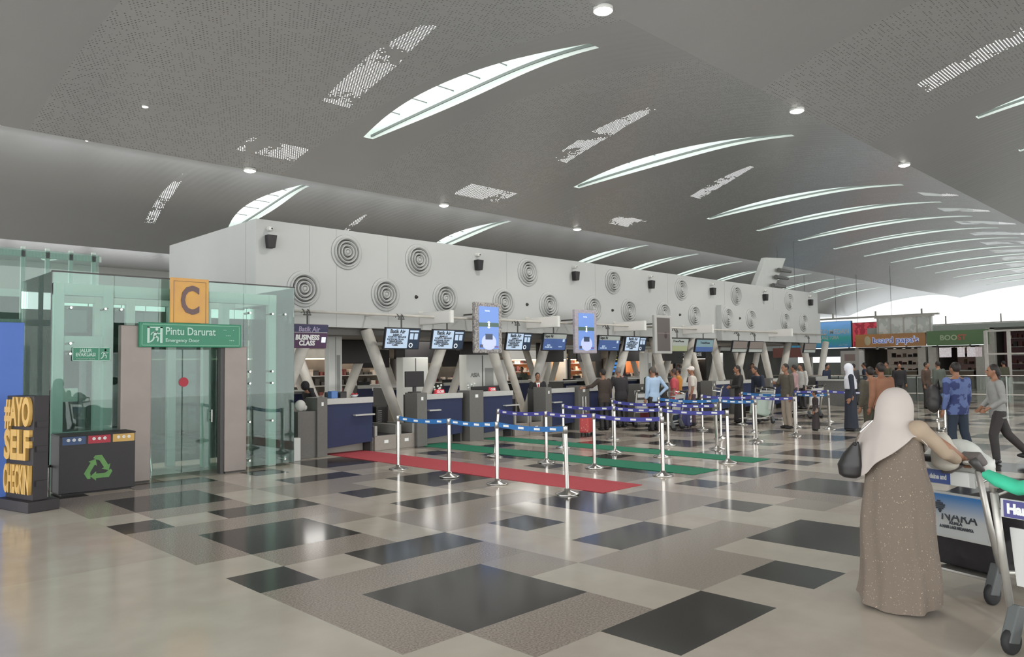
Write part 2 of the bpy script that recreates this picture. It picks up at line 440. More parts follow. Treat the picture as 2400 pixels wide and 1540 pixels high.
vault('ceiling', (-6.5, 8.8), z2, XA, XB, [26.6, 32, 37.4, 42.8, 48.2, 53.6, 59, 64.4, 69.8, 75.2], [(21.6, 1.0, 20.6, 6.6, 22.4, .45, None)], [(17.5, 24.5), (-12, 3.5)], (-3.5, 6.3),
      wm=1.15, label='curved skylight in the near right ceiling vault, %s from the near end')
z3 = smooth_profile(-22, 8.4, -6.5, 8.5, -14, 9.6)
v3 = MB()
for k in range(16):
    a = -22+15.5*k/16; b = -22+15.5*(k+1)/16
    v3.quad((XA,a,z3(a)),(XB,a,z3(a)),(XB,b,z3(b)),(XA,b,z3(b)))
struct(v3.build('ceiling', CM, norm=False, smooth=True))

# ---- ceiling lamps -------------------------------------------------------
t = thing('ceiling_lamp', 'large round ceiling downlight glowing at the top of the picture', 'ceiling lamp', (11.28, 8.8, 8.42), group='downlights along the ceiling creases')
MB().lathe([(0, .06), (.19, .06), (.19, 0), (.18, -.01)], n=24).build('housing', WHITE, t, smooth=True)
MB().lathe([(0, -.06), (.08, -.055), (.15, -.03), (.18, -.005)], n=24).build('lens', LAMP, t, smooth=True)
lamp0 = t
LL = [((19.66, 8.86, 8.42), 'second downlight along the right-hand ceiling crease'), ((27.93, 8.86, 8.42), 'third downlight along the right-hand ceiling crease'),
      ((10.95, 22.75, 7.97), 'bright downlight on the left crease above the evacuation glass box'), ((18.91, 22.75, 7.97), 'downlight on the left crease above the white bulkhead corner'),
      ((26.91, 22.75, 7.97), 'farther downlight on the left crease above the bulkhead middle')]
for l_, lb in LL: dup(lamp0, l_, label=lb)
for l_, lb in [((6.93, 20.28, z1(20.28)-.02), 'small spotlight alone in the perforated ceiling at upper left'), ((4.39, 23.6, z0(23.6)-.02), 'tiny spotlight at the far left edge of the ceiling'),
               ((6.5, 23.6, z0(23.6)-.02), 'tiny spotlight left of the crease, second from the left edge')]:
    d_ = dup(lamp0, l_, label=lb); d_.scale = (.4, .4, .4) if l_[1] < 21 else (.2, .2, .2)
for (x, y, z) in [(11.28, 8.8, 8.42), (19.66, 8.86, 8.42), (27.93, 8.86, 8.42), (10.95, 22.75, 7.97), (18.91, 22.75, 7.97), (26.91, 22.75, 7.97)]:
    l = bpy.data.lights.new('downlight_glow', 'SPOT'); l.energy = 900; l.spot_size = math.radians(130); l.shadow_soft_size = 0.15; l.color = (1, .96, .9)
    o = bpy.data.objects.new('downlight_glow', l); C.objects.link(o); o.location = (x, y, z-.12)

# ---- far walls -----------------------------------------------------------
WALLM = mat('back_wall_paint', (176, 178, 172), 0.6, noise=0.06, scale=0.5)
DWALL = mat('dark_shop_wall', (88, 86, 82), 0.7, noise=0.3, scale=1.2)  # dark mottled wall colour
wb = MB()
wb.box(XA, 87, 40, 40.3, 0, 4.55); wb.box(XA, 87, 40, 40.3, 5.35, 6.8)
for k in range(30): wb.box(-12+3.3*k, -11.85+3.3*k, 40.02, 40.28, 4.55, 5.35)
struct(wb.build('wall_back', WALLM))
# far end wall with daylight band
we = MB()
we.box(87, 87.3, -22, 40, 0, 1.55); we.box(87, 87.3, -22, 13.0, 2.9, 5.3); we.box(87, 87.3, 13.0, 40, 3.4, 5.3)
for k in range(20): we.box(86.9, 87.1, -20+3*k, -19.88+3*k, 1.5, 3.4)
struct(we.build('wall_end', mat('end_wall_grey', (150, 152, 148), 0.6, noise=0.15, scale=0.4)))
tr = MB()
for k in range(12): tr.box(86.8, 86.95, -20+4.9*k, -19.9+4.9*k, 5.3, 6.2)
tr.box(86.7, 86.95, -22, 40, 5.3, 5.4)
struct(tr.build('trim_1', CONC))
TINT = glassmat('tinted_end_glazing', (0.62, 0.63, 0.63), 0.0, (0.5, 0.5, 0.5), refl=.5)
struct(MB().box(86.98, 87.0, -22, 40, 5.4, 9.9).build('window_1', TINT))
struct(MB().box(87.3, 87.32, -22, 40, 1.55, 3.4).build('window_2', TINT))
# right foreground-side dark roof block at far right
struct(MB().box(40.5, 41, -14, 6.4, 0, 5.2).build('wall_right', mat('right_wall_glazed', (140, 146, 142), 0.35, noise=0.2, scale=0.6)))

# ================================================================ ISLAND BULKHEAD
BX0, BX1, BY0, BY1, BZ0, BZ1 = 7.02, 33.2, 14.3, 18.8, 2.57, 4.70
FAS = mat('bulkhead_white', (180, 182, 180), 0.5, noise=0.03, scale=1.5)
b = MB(); b.box(BX0, BX1, BY0, BY1, BZ0+.0, BZ1)
for x in (8.2, 8.85, 10.2, 14.0, 17.7, 21.5, 25.2, 29.0): b.box(x, x+.012, BY0-.003, BY0, BZ0, BZ1, 1)
b.box(BX0-.003, BX0, 14.75, 14.765, BZ0, BZ1, 1)
o = b.build('wall_bulkhead', [FAS, mat('panel_joint', (158, 160, 157), 0.6)]); struct(o)
struct(MB().box(24.6, 32.95, 14.1, 14.298, 2.5, 3.78).build('trim_2', FAS))
struct(MB().box(BX0+.3, BX1-.2, 14.6, 18.5, 2.42, 2.568).build('trim_3', mat('soffit_grey', (120, 118, 115), 0.7, noise=0.1)))

for k in range(7):  # unseen fill lights added to brighten the space under the bulkhead
    l = bpy.data.lights.new('added_soffit_fill', 'AREA'); l.size = 1.2; l.energy = 26; l.color = (1, .97, .92)
    lo = bpy.data.objects.new('added_soffit_fill', l); C.objects.link(lo); lo.location = (9.5+3.7*k, 16.4, 2.40)
# air vents
def make_vent(label):
    t = thing('air_vent', label, 'air vent', group='round air vents on the bulkhead')
    MB().lathe([(0, .012), (.30, .012), (.345, .03), (.38, .028), (.385, 0), (.37, -.0)], n=36, axis='y').build('backplate', FAS, t, smooth=True)
    rg = MB()
    for r in (.075, .15, .225, .30):
        rg.lathe([(r-.028, .015), (r-.012, .075), (r, .085), (r+.012, .075), (r+.014, .02)], n=36, axis='y')
    rg.lathe([(0, .07), (.04, .065), (.05, .02)], n=20, axis='y')
    rg.build('ring_louvres', FAS, t, smooth=True)
    gp = MB()
    for r in (.11, .19, .262): gp.lathe([(r-.016, .0135), (r+.016, .0135)], n=36, axis='y')
    gp.build('dark_slot', DARK, t)
    return t
top = [9.11, 11.08, 14.81, 18.55, 22.32, 26.04, 30.4]; low = [8.07, 10.13, 11.89, 13.88, 15.63, 17.58, 19.32, 21.24, 23.11]; lowb = [25.01, 26.74, 29.58, 31.26]
v0 = None
for k, x in enumerate(top):
    lb = 'round white slotted air vent, %s from left in the upper bulkhead row' % words(k)
    if v0 is None: v0 = make_vent(lb); v0.location = (x, BY0, 4.22)
    else: dup(v0, (x, BY0, 4.22), label=lb)
for k, x in enumerate(low+lowb):
    dup(v0, (x, BY0 if x < 24 else 14.1, 3.35), label='round white slotted air vent, %s from left in the lower bulkhead row' % words(k))
# speakers with a small camera above
def make_speaker():
    t = thing('wall_speaker', '', 'loudspeaker', group='black wall speakers on the bulkhead')
    s = MB(); s.prism([(-.075, -.13), (.06, -.13), (.10, .13), (-.10, .13)], -.17, -.02); s.build('speaker_cabinet', BLACK, t, bevel=.01)
    MB().box(-.02, .02, -.03, 0, -.03, .03).build('bracket', DARK, t)
    return t
def make_cctv():
    t = thing('security_camera', '', 'camera', group='small white cameras on the bulkhead')
    MB().lathe([(0, .0), (.05, .0), (.05, .05), (.0, .05)], cy=0, axis='y', n=16).build('mount', WHITE, t)
    MB().ell((0, -.09, -.01), (.05, .055, .05)).build('dome', WHITE, t, smooth=True)
    MB().ell((0, -.13, -.01), (.022, .02, .022)).build('lens', BLACK, t, smooth=True)
    return t
spk = cct = None
for k, x in enumerate([7.29, 12.94, 16.71, 20.47, 24.25, 28.2, 32.3]):
    if spk is None: spk = make_speaker(); cct = make_cctv(); a, b2 = spk, cct; a.location = (x, BY0, 4.25); b2.location = (x, BY0, 4.52)
    else: a = dup(spk, (x, BY0, 4.25)); b2 = dup(cct, (x, BY0, 4.52))
    a['label'] = 'black tapered loudspeaker on the white bulkhead, %s from the left' % words(k)
    b2['label'] = 'small white camera above the %s black speaker from the left' % words(k)
for k, x in enumerate([11.01, 14.76, 18.5, 22.2, 25.9, 29.9]):
    y = BY0 if x < 24 else 14.1
    tag(MB().lathe([(0, .05), (.03, .045), (.045, .0)], axis='y', n=16).build('ceiling_sensor', DARK, smooth=True, loc=(x, y, 3.34)), 'tiny dark round sensor between lower vents, %s from the left' % words(k), 'sensor', 'dark sensors on the bulkhead')

# tail-fin sculpture above the end of the bulkhead
t = thing('tail_fin_display', 'white aircraft tail fin shape standing on the far end of bulkhead', 'display', (0, 0, 0))
MB().prism([(31.2, 4.703), (32.6, 6.47), (34.6, 6.62), (33.0, 4.703)], 16.35, 16.6).build('fin_panel', WHITE, t, bevel=.03)
e = MB()
for z, x in ((5.95, 34.3), (5.6, 34.0), (5.2, 33.7)): e.tube([(x-.9, 16.15, z), (x+.3, 16.15, z)], [.10, .07], 12); e.box(x-.5, x-.35, 16.15, 16.4, z-.03, z+.03)
e.build('dark_pod', mat('pod_grey', (104, 104, 102), .4), t, smooth=False)
MB().prism([(32.6, 4.703), (34.3, 6.5), (35.2, 6.5), (33.1, 4.703)], 17.35, 17.5).build('rear_fin_panel', mat('fin_shade', (150, 150, 142), .6), t)

# ---- pipe rail with hooks -------------------------------------------------
rail = thing('hanging_rail', 'long grey pipe rail below the bulkhead carrying the screens', 'rail')
MB().tube([(7.3, 13.75, 2.84), (32.6, 13.75, 2.84)], .03, 10).build('pipe', CONC, rail, smooth=True)
bk = MB()
x = 7.7
while x < 32.5: bk.box(x-.02, x+.02, 13.75, 14.3, 2.83, 2.87); x += 1.9
bk.build('wall_bracket', CONC, rail)

# ---- V columns ------------------------------------------------------------
def vcol(x, label, y=14.45, group='front slanted concrete V columns', zt=2.56, sides=(-1, 1)):
    t = thing('v_column', label, 'column', (x, y, 0), group=group)
    for s in sides:
        MB().tube([(s*.08, 0, 0), (s*.10, 0, .05), (s*.62, 0, 1.25), (s*1.18, 0, zt)], [.11, .12, .135, .15], 14, flat=.85).build('column_leg', CONC, t, smooth=True)
    MB().box(-.25, .25, -.16, .16, 0, .06).build('base_plate', DGREY, t)
    return t
vcol(7.15, 'slanted pale column leg behind the business class sign', sides=(1,))
c0 = vcol(10.88, 'slanted pale V column between the first two check-in desks')
fn = ['V column left of the suited agent', 'V column behind the queue of people in dark jackets', 'V column behind the red and orange shirted men',
      'V column near the woman in black at the counter', 'second to last front V column under the bulkhead', 'last front V column at the bulkhead end']
for k in range(6): dup(c0, (14.58+3.7*k, 14.45, 0), label='slanted pale '+fn[k])
for k in range(7): dup(c0, (10.72+3.7*k, 17.6, 0), label='shaded rear slanted V column, %s from the left behind the desks' % words(k), group='rear slanted V columns')
# ================================================================ HANGING SCREENS AND SIGNS
SCRB = mat('screen_bezel', (26, 28, 36), 0.4)
def emis(name, c, e=0.55): return mat(name, c, 0.3, emit=e, noise=0.0)
S_PALE = emis('screen_pale_blue', (168, 186, 206)); S_DARK = emis('screen_dark_navy', (34, 48, 66), .4); S_BLUE = emis('screen_blue', (62, 84, 130), .5)
S_GREY = emis('screen_grey', (150, 156, 150), .3); S_OLIVE = emis('screen_olive', (142, 148, 116), .3); S_TEAL = emis('screen_teal', (112, 138, 146), .35); S_TAUPE = emis('screen_taupe', (120, 112, 106), .2)
S_WHITE = emis('screen_white', (222, 228, 234), .6)
def hanger(t, x, z0, z1, y=0):
    m = MB(); m.tube([(x, y+.06, z0), (x, y+.06, z1)], .018, 8)
    for s in (-1, 1): m.tube([(x+s*.06, y+.06, z1-.06), (x+s*.06, y+.06+.05, z1+.01), (x+s*.06, y+.16, z1+.03), (x+s*.06, y+.2, z1-.04)], .012, 6)
    m.box(x-.08, x+.08, y+.05, y+.08, z1-.1, z1-.07)
    m.build('hanger', DGREY, t)
def screen(x0, x1, z0, z1, label, kind, y=13.6, tilt=12):
    w_ = x1-x0; h = z1-z0; cx = (x0+x1)/2
    t = thing('hanging_screen', label, 'screen', (cx, y, z1), group='screens hanging over the check-in desks')
    hanger(t, 0, -.02, .28)
    s = thing('x', '', '', (0, 0, 0))
    bpy.data.objects.remove(s)
    T = math.radians(tilt)
    parts = []
    bz = MB().box(-w_/2, w_/2, -.03, .03, -h, 0).build('bezel', SCRB, t, bevel=.006); parts.append(bz)
    def p(x0_, x1_, z0_, z1_, m_, nm, d=.034):
        o = MB().box(x0_*w_/2, x1_*w_/2, -d, -.028, -h+z0_*h, -h+z1_*h).build(nm, m_, t); parts.append(o); return o
    def tx(s_, size, fx, fz, m_, wd=None, bold=.002):
        o = text('lettering', s_, size, (fx*w_/2, -.037, -h+fz*h), m_, t, depth=.002, bold=bold, width=wd); parts.append(o); return o
    if kind == 'batik':
        p(-.95, .30, .06, .95, S_PALE, 'display'); p(.31, .95, .06, .95, S_DARK, 'side_display')
        tx('Batik Air', .12, -.32, .83, TXTB, w_*.42, .003); tx('JEMPUT\nKARTU BEGASI', .05, -.32, .62, TXTB, w_*.5)
        tx('KATEGORI TELAH\nDIMASUKKAN\nKARTU TERSEDIA\nCABIN', .05, -.40, .33, TXTB, w_*.46)
        for a in (.40, .66): p(a, a+.2, .48, .76, S_PALE, 'card_icon', .037)
        p(.38, .9, .82, .9, S_PALE, 'caption_bar', .037)
        o = MB().lathe([(.035, .036), (.055, .036)], n=16, axis='y').build('phone_icon', S_WHITE, t, loc=(.5*w_/2, 0, -h+.2*h)); parts.append(o)
    elif kind == 'blue':
        p(-.95, .95, .06, .70, S_BLUE, 'display'); p(-.95, .95, .70, .95, S_GREY, 'header_display')
        tx('Super Air', .11, -.55, .84, TXTB, w_*.36, .003); tx('ECO\nCLASS ALL', .06, -.5, .26, S_PALE, w_*.32); p(.66, .82, .52, .68, S_PALE, 'code_tile', .037)
        tx('~~', .12, .5, .25, S_PALE)
    elif kind == 'teal':
        p(-.95, .95, .42, .95, S_TEAL, 'display'); p(-.95, .95, .06, .42, S_BLUE, 'lower_display'); tx('TransNusa', .1, 0, .72, TXTB, w_*.55)
    elif kind == 'olive':
        p(-.95, .95, .45, .95, S_GREY, 'display'); p(-.95, .95, .06, .45, S_OLIVE, 'lower_display'); tx('TransNusa', .1, -.05, .78, TXTB, w_*.55)
    elif kind == 'taupe':
        p(-.95, .95, .35, .95, S_TAUPE, 'display'); p(-.95, .95, .06, .30, S_GREY, 'lower_display')
    elif kind == 'business':
        bz.data.materials[0] = mat('purple_sign_face', (88, 62, 92), .4, noise=.1, scale=3)
        bz2 = MB().box(-w_/2+.005, w_/2-.005, -.033, -.028, -h*.32, -.004).build('upper_panel', mat('navy_sign_face', (66, 66, 96), .4), t); parts.append(bz2)
        o = MB().box(-w_/2+.01, w_/2-.01, -.036, -.03, -h*.34, -h*.325).build('dividing_line', TXTW, t); parts.append(o)
        tx('Batik Air', .14, .0, .80, mat('silver_lettering', (170, 160, 190), .4), w_*.55, .003)
        tx('BUSINESS\nCLASS', .135, -.05, .33, TXTW, w_*.62, .006); p(.7, .92, .25, .48, S_WHITE, 'small_tile', .037)
    for o in parts:
        o.matrix_parent_inverse = Matrix.Identity(4)
        if o.rotation_euler.x > 1:   # lettering: rotate about the top edge
            L_ = Vector(o.location); o.location = Matrix.Rotation(T, 3, 'X') @ L_; o.rotation_euler.x = math.radians(90)+T
        else:
            L_ = Vector(o.location); o.location = Matrix.Rotation(T, 3, 'X') @ L_; o.rotation_euler.x = T
    return t
SC = [(7.37, 8.22, 2.09, 2.57, 'purple business class sign board hanging at the left end of the desks', 'business'),
      (9.63, 10.58, 2.08, 2.56, 'pale blue airline notice screen above the gap, second hanging board from left', 'batik'),
      (10.93, 11.90, 2.08, 2.55, 'pale blue airline notice screen just left of the patterned portrait display', 'batik'),
      (13.30, 14.20, 2.07, 2.53, 'pale airline notice screen right of the first portrait display', 'batik'),
      (14.65, 15.57, 2.07, 2.54, 'dark blue screen with white header above the seated agent', 'blue'),
      (16.95, 17.95, 2.07, 2.53, 'dark blue screen with white header right of second portrait display', 'blue'),
      (18.20, 19.25, 2.07, 2.52, 'pale notice screen left of the third dark portrait display', 'batik'),
      (20.45, 21.60, 2.06, 2.51, 'grey and olive screen right of the third portrait display', 'olive'),
      (22.05, 23.15, 2.05, 2.50, 'teal and blue airline screen above the woman in black', 'teal'),
      (24.45, 25.50, 2.05, 2.48, 'dull taupe screen, left one of the last close pair', 'taupe'),
      (25.65, 26.70, 2.05, 2.48, 'dull taupe screen, right one of the last close pair', 'taupe'),
      (30.2, 31.3, 2.05, 2.46, 'dull grey screen hanging last at the bulkhead end', 'taupe')]
for s_ in SC: screen(*s_)
# black monitors hung on the other side
mon = thing('rear_monitor', 'dark back of a monitor behind the business class sign', 'monitor', (11.1, 17.0, 2.42), group='monitors hanging on the far side of the island')
MB().box(-.65, .65, -.05, .02, -.62, 0).build('casing', BLACK, mon, bevel=.02); MB().tube([(0, 0, 0), (0, 0, .15)], .02).build('hanger', DGREY, mon)
for k, (x, lb) in enumerate([(13.3, 'dark back of a monitor left of the second pale notice screen'), (15.35, 'dark back of a monitor behind the first portrait display'), (18.6, 'dark back of a monitor beside the orange lit shop'),
                             (20.6, 'dark back of a monitor near the second portrait display'), (22.9, 'dark back of a monitor above the queue of travellers'), (25.3, 'dark back of a monitor behind the grey haired man')]):
    dup(mon, (x, 17.0, 2.42), label=lb)
# white wedge boxes on the rail
def wedge(x, label, w_=1.25):
    t = thing('white_light_box', label, 'light box', (x, 13.72, 2.85), group='white boxes projecting from the bulkhead')
    MB().box(-.05, .05, -.56, .575, -.17, .12).build('shell', WHITE, t, bevel=.008)
    MB().box(-.056, -.05, -.54, .56, -.15, .10).build('number_face', mat('number_face_white', (224, 222, 218), .4), t)
    MB().box(-.07, .07, .574, .579, -.2, .15).build('wall_plate', CONC, t)
wedge(11.15, 'white projecting box left of the first portrait display'); wedge(14.77, 'white projecting box above the dark blue screen')
wedge(18.6, 'white projecting box left of the third portrait display', 1.5); wedge(22.4, 'white projecting box right of the third portrait display', 1.7); wedge(28.2, 'white projecting box near the far end of the rail', 2.2)
# portrait displays
PAT = mat('patterned_frame', (168, 164, 158), .6, col2=(120, 116, 118), scale=28, kind='patches')
def portrait(x0, x1, z0, z1, label, frame, lit):
    t = thing('portrait_display', label, 'display', ((x0+x1)/2, 13.45, z0), group='tall portrait advertising displays')
    w_ = x1-x0; h = z1-z0
    MB().box(-w_/2, w_/2, -.05, .05, 0, h).build('frame', frame, t, bevel=.03)
    def p(a, b_, c, d, m_, nm, q=.056): MB().box(a*w_/2, b_*w_/2, -q, -.045, c*h, d*h).build(nm, m_, t)
    if lit:
        p(-.72, .72, .08, .92, emis('ad_sky_blue', (96, 128, 190)), 'screen'); p(-.72, .72, .52, .60, emis('ad_green', (58, 84, 74), .4), 'landscape', .059)
        o = MB().lathe([(0, .058), (.24, .058)], n=24, axis='y').build('pale_disc', emis('ad_lilac', (170, 178, 218)), t, loc=(0, 0, h*.22)); o.scale = (1, 1, .8)
        p(-.26, .26, .27, .38, emis('ad_case', (36, 52, 78), .4), 'suitcase_picture', .062); p(-.66, -.45, .11, .17, emis('ad_case2', (60, 60, 80), .4), 'code_tile', .061); p(.4, .68, .11, .14, emis('ad_case3', (96, 70, 130), .4), 'button_tile', .061)
        o = MB().ell((0, -.052, h*.56), (.075, .008, .10)).build('round_emblem', S_WHITE, t)
        text('lettering', 'TRAVEL', .05, (-.05, -.062, h*.83), S_WHITE, t, depth=.002)
    else:
        p(-.74, .74, .07, .93, emis('ad_dim', (84, 78, 76), .2), 'screen'); p(-.70, .70, .52, .54, emis('ad_dim2', (110, 100, 98), .2), 'divider', .059)
        MB().ell((.1, -.052, h*.48), (.10, .008, .12)).build('dark_figure', emis('ad_fig', (60, 46, 48), .2), t)
    MB().tube([(0, .04, h-.25), (0, .849, h-.25)], .02).build('bracket', DGREY, t)
portrait(12.05, 12.95, 2.0, 3.22, 'tall blue advertising display in mosaic patterned frame, leftmost of three', PAT, True)
portrait(15.70, 16.62, 2.0, 3.20, 'tall blue advertising display in pale frame, middle one of three', mat('pale_frame', (176, 172, 180), .5, col2=(160, 150, 160), scale=20), True)
portrait(19.42, 20.35, 2.0, 3.19, 'tall dim grey display panel, rightmost of the three', mat('silver_frame', (170, 170, 166), .5), False)

# ================================================================ CHECK-IN DESKS
def desk(x0, x1, label, shelf=None, y=13.05, rz=0):
    w_ = x1-x0
    t = thing('check_in_desk', label, 'counter', ((x0+x1)/2, y, 0), rz, group='navy fronted check-in desks')
    MB().prism([(-w_/2, 1.0), (w_/2, 1.0), (w_/2, .2), (-w_/2, .14)], .0, .05).build('front_panel', NAVY, t, bevel=.006)
    MB().box(-w_/2, w_/2, -.03, .06, .985, 1.10).build('top_band', TOPG, t, bevel=.006)
    MB().box(-w_/2, w_/2, .06, .75, .72, .75).build('worktop', DGREY, t)
    MB().box(-w_/2, w_/2, .03, .4, 1.06, 1.085).build('ledge', TOPG, t)
    MB().box(-w_/2+.04, w_/2-.04, .30, .70, 0, .74).build('plinth', mat('kick_beige', (150, 146, 138), .5), t)
    for s in (-1, 1): MB().box(s*w_/2-.02, s*w_/2+.02, .05, .75, 0, 1.08).build('side_panel', DGREY, t)
    if shelf is not None: MB().box(shelf*w_/2-(.22 if shelf > 0 else .08), shelf*w_/2+.24, -.10, .0, .735, .765).build('bag_shelf', TOPG, t, bevel=.004)
    return t
def pedestal(x0, x1, label, h=1.12, y0=12.95, y1=13.38, step=None):
    t = thing('desk_pedestal', label, 'counter', (x0, y0, 0), group='grey pedestals between the desks')
    d = y1-y0; w_ = x1-x0
    MB().box(0, w_, 0, d, 0, h).build('cabinet', GREYB, t, bevel=.008)
    if step: MB().box(-step, 0, .05, d, 0, h*.78).build('lower_cabinet', GREYB, t, bevel=.008)
    MB().box(w_*.4, w_*.6, -.006, 0, h-.16, h-.09).build('number_plate', TXTW, t)
    return t
def belt(x0, x1, label, y0=13.03):
    t = thing('baggage_conveyor', label, 'conveyor', ((x0+x1)/2, y0, 0), group='baggage conveyors between the desks')
    w_ = x1-x0
    MB().box(-w_/2, w_/2, 0, .06, 0, .30).build('front_panel', mat('conveyor_steel', (150, 142, 134), .4, .3, noise=.08), t, bevel=.006)
    for s in (-1, 1): MB().box(s*(w_/2-.03)-.03, s*(w_/2-.03)+.03, 0, 1.6, .28, .50).build('side_rail', mat('conveyor_rail', (156, 154, 148), .4, .3), t, bevel=.006)
    MB().box(-w_/2+.06, w_/2-.06, .02, 1.6, .26, .31).build('belt', BLACK, t)
    MB().box(-w_/2+.06, w_/2-.06, .9, 1.6, .31, .85).build('tunnel_cover', DARK, t, bevel=.03)
    s_ = MB()
    for k in range(9): s_.box(-w_/2+.10, -w_/2+.2, .895, .9, .38+.045*k, .39+.045*k)
    s_.build('vent_slots', TOPG, t)
    MB().box(-.06, .04, -.004, 0, .14, .2).build('sticker', TXTW, t)
P4 = 3.97
desk(7.83, 8.92, 'navy and white check-in desk nearest the glass box', .55)
desk(10.27, 11.33, 'second navy check-in desk, left of the tall grey pedestal', -.75)
desk(11.90, 12.93, 'third navy check-in desk, right of the wide grey pedestal', .8)
desk(14.24, 15.19, 'navy check-in desk right of the suited agent', -.7)
desk(15.80, 16.8, 'navy check-in desk behind the man in dark brown', .8)
nm = ['behind the light blue shirted man', 'behind the red shirted man', 'beyond the white capped man', 'left of the woman in black', 'right of the woman in black', 'near the cart with pale green case', 'near the bulkhead end', 'last in the row']
for k, x in enumerate([18.2, 19.85, 22.15, 23.8, 26.1, 27.8, 30.0]): desk(x, x+1.0, 'distant navy check-in desk '+nm[k])
pedestal(7.60, 7.82, 'grey pedestal at the left end of the first desk', 1.13, step=.38)
pedestal(9.98, 10.25, 'tall grey pedestal with small plate left of second desk', 1.14, step=.0)
pedestal(11.47, 11.89, 'wide grey pedestal between second and third desks', 1.14)
pedestal(14.0, 14.22, 'brownish grey pedestal beside the suited agent', 1.14)
pedestal(15.26, 15.70, 'dark grey pedestal beside the red trolley case', 1.14)
for k, x in enumerate([17.95, 19.4, 21.9, 23.4, 25.85, 27.4]): pedestal(x, x+.24, 'distant grey pedestal, %s to the right of red trolley case' % words(k))
belt(8.96, 9.54, 'baggage conveyor right beside the first navy desk'); belt(9.56, 9.97, 'narrow baggage conveyor left of the second desk')
belt(12.97, 13.48, 'baggage conveyor right of the third desk'); belt(13.5, 13.98, 'baggage conveyor in front of the suited agent')
belt(16.85, 17.35, 'baggage conveyor by the dark jacketed man'); belt(20.95, 21.4, 'distant baggage conveyor past the white capped man')
# inner desk clutter
def box_thing(name, x0, x1, y0, y1, z0, z1, m_, label, cat, bev=.01, lid=None):
    t = thing(name, label, cat, ((x0+x1)/2, (y0+y1)/2, z0))
    a, b_ = (x1-x0)/2, (y1-y0)/2
    MB().box(-a, a, -b_, b_, 0, z1-z0).build('body', m_, t, bevel=bev)
    return t
def monitor(x, y, z, label, rz=0):
    t = thing('desk_monitor', label, 'monitor', (x, y, z), rz, group='computer monitors on the desks')
    MB().box(-.25, .25, -.02, .02, .12, .46).build('casing', BLACK, t, bevel=.01); MB().box(-.03, .03, -.01, .03, .02, .2).build('stand', DARK, t); MB().box(-.12, .12, -.08, .08, 0, .02).build('foot', DARK, t)
monitor(10.1, 13.2, 1.142, 'dark monitor back on the tall pedestal by second desk'); monitor(12.3, 13.55, .75, 'dark monitor behind the third desk ledge'); monitor(12.75, 13.6, .751, 'dark monitor at the right end of the third desk')
monitor(8.4, 13.6, .75, 'dark monitor on the first desk')
CLOSE = mat('red_close_sign', (206, 48, 66), .4)
for x, w_, lb in ((10.75, .26, 'red CLOSE sign on the ledge of the second desk'), (12.35, .2, 'red CLOSE sign on the ledge of the third desk')):
    t = thing('close_sign', lb, 'sign', (x, 13.15, 1.1)); MB().prism([(-.04, 0), (.04, 0), (.005, .09), (-.005, .09)], -w_/2, w_/2, axis='x').build('tent_card', CLOSE, t); text('lettering', 'CLOSE', .07, (0, -.035, .04), TXTW, t, bold=.003, width=w_*.75)
t = box_thing('leaflet_box', 8.0, 8.14, 13.1, 13.25, 1.1, 1.24, mat('blue_box', (80, 120, 180), .4), 'small blue leaflet box on the first desk ledge', 'box')
t = box_thing('brochure_stack', 8.2, 8.34, 13.1, 13.25, 1.1, 1.2, DARK, 'dark brochure stack beside the blue leaflet box', 'box')
t = thing('candy_bowl', 'small red sweets bowl on the first desk ledge', 'bowl', (8.58, 13.2, 1.1))
MB().lathe([(0, 0), (.05, 0), (.09, .05), (.085, .05), (.045, .01)], n=20).build('dish', mat('clear_dish', (200, 200, 205), .2), t, smooth=True)
r_ = MB()
for k in range(9): r_.ell((.05*math.cos(k*.7), .05*math.sin(k*.7), .05+.01*(k % 3)), (.02, .02, .014), 8, 6)
r_.build('sweets', mat('red_sweets', (180, 50, 56), .4), t)
def orchid(x, y, z, lb, s=1):
    t = thing('potted_orchid', lb, 'plant', (x, y, z))
    MB().lathe([(0, 0), (.05, 0), (.065, .1), (.055, .1), (.0, .08)], n=16).build('pot', DARK, t, smooth=True)
    st = MB(); st.tube([(0, 0, .08), (.02, 0, .3), (.08, 0, .48)], .006, 6); st.build('stem', mat('leaf_green', (70, 92, 60), .6), t)
    fl_ = MB()
    for k in range(14): fl_.ell((.04+.07*math.sin(k*2.1), .05*math.cos(k*1.7), .26+.02*k), (.03, .02, .026), 8, 6)
    fl_.build('blossoms', mat('white_petals', (214, 220, 212), .6), t)
orchid(10.95, 13.5, .75, 'white orchid behind the red CLOSE sign on second desk'); orchid(12.15, 13.9-.2, .75, 'white orchid left of the white cabinet under the bulkhead')
# white cabinets below the bulkhead
def cabinet(x0, x1, y0, y1, z0, z1, label, slot=True, m_=WHITE):
    t = thing('white_cabinet', label, 'cabinet', ((x0+x1)/2, y0, z0)); a = (x1-x0)/2
    MB().box(-a, a, 0, y1-y0, 0, z1-z0).build('body', m_, t, bevel=.01)
    if slot: MB().box(a*.15, a*.7, -.004, 0, (z1-z0)*.35, (z1-z0)*.82).build('grey_panel', mat('panel_grey', (150, 152, 148), .5), t)
    MB().box(-a*.03, a*.03, -.003, 0, .02, z1-z0-.02).build('door_gap', DGREY, t)
    return t
cabinet(9.22, 9.56, 15.2, 15.4, 0, 2.42, 'tall white cabinet below the business class sign')
cabinet(12.25, 13.1, 16.5, 16.8, 0, 1.95, 'plain white cabinet between the two notice screens', False)
cb_ = cabinet(13.45, 14.6, 15.3, 15.6, 0, 2.0, 'white cabinet with grey lettered door below first portrait display')
text('lettering', 'ASIA', .16, (-.28, -.01, 1.45), mat('grey_print', (140, 142, 140), .5), cb_, bold=.002)
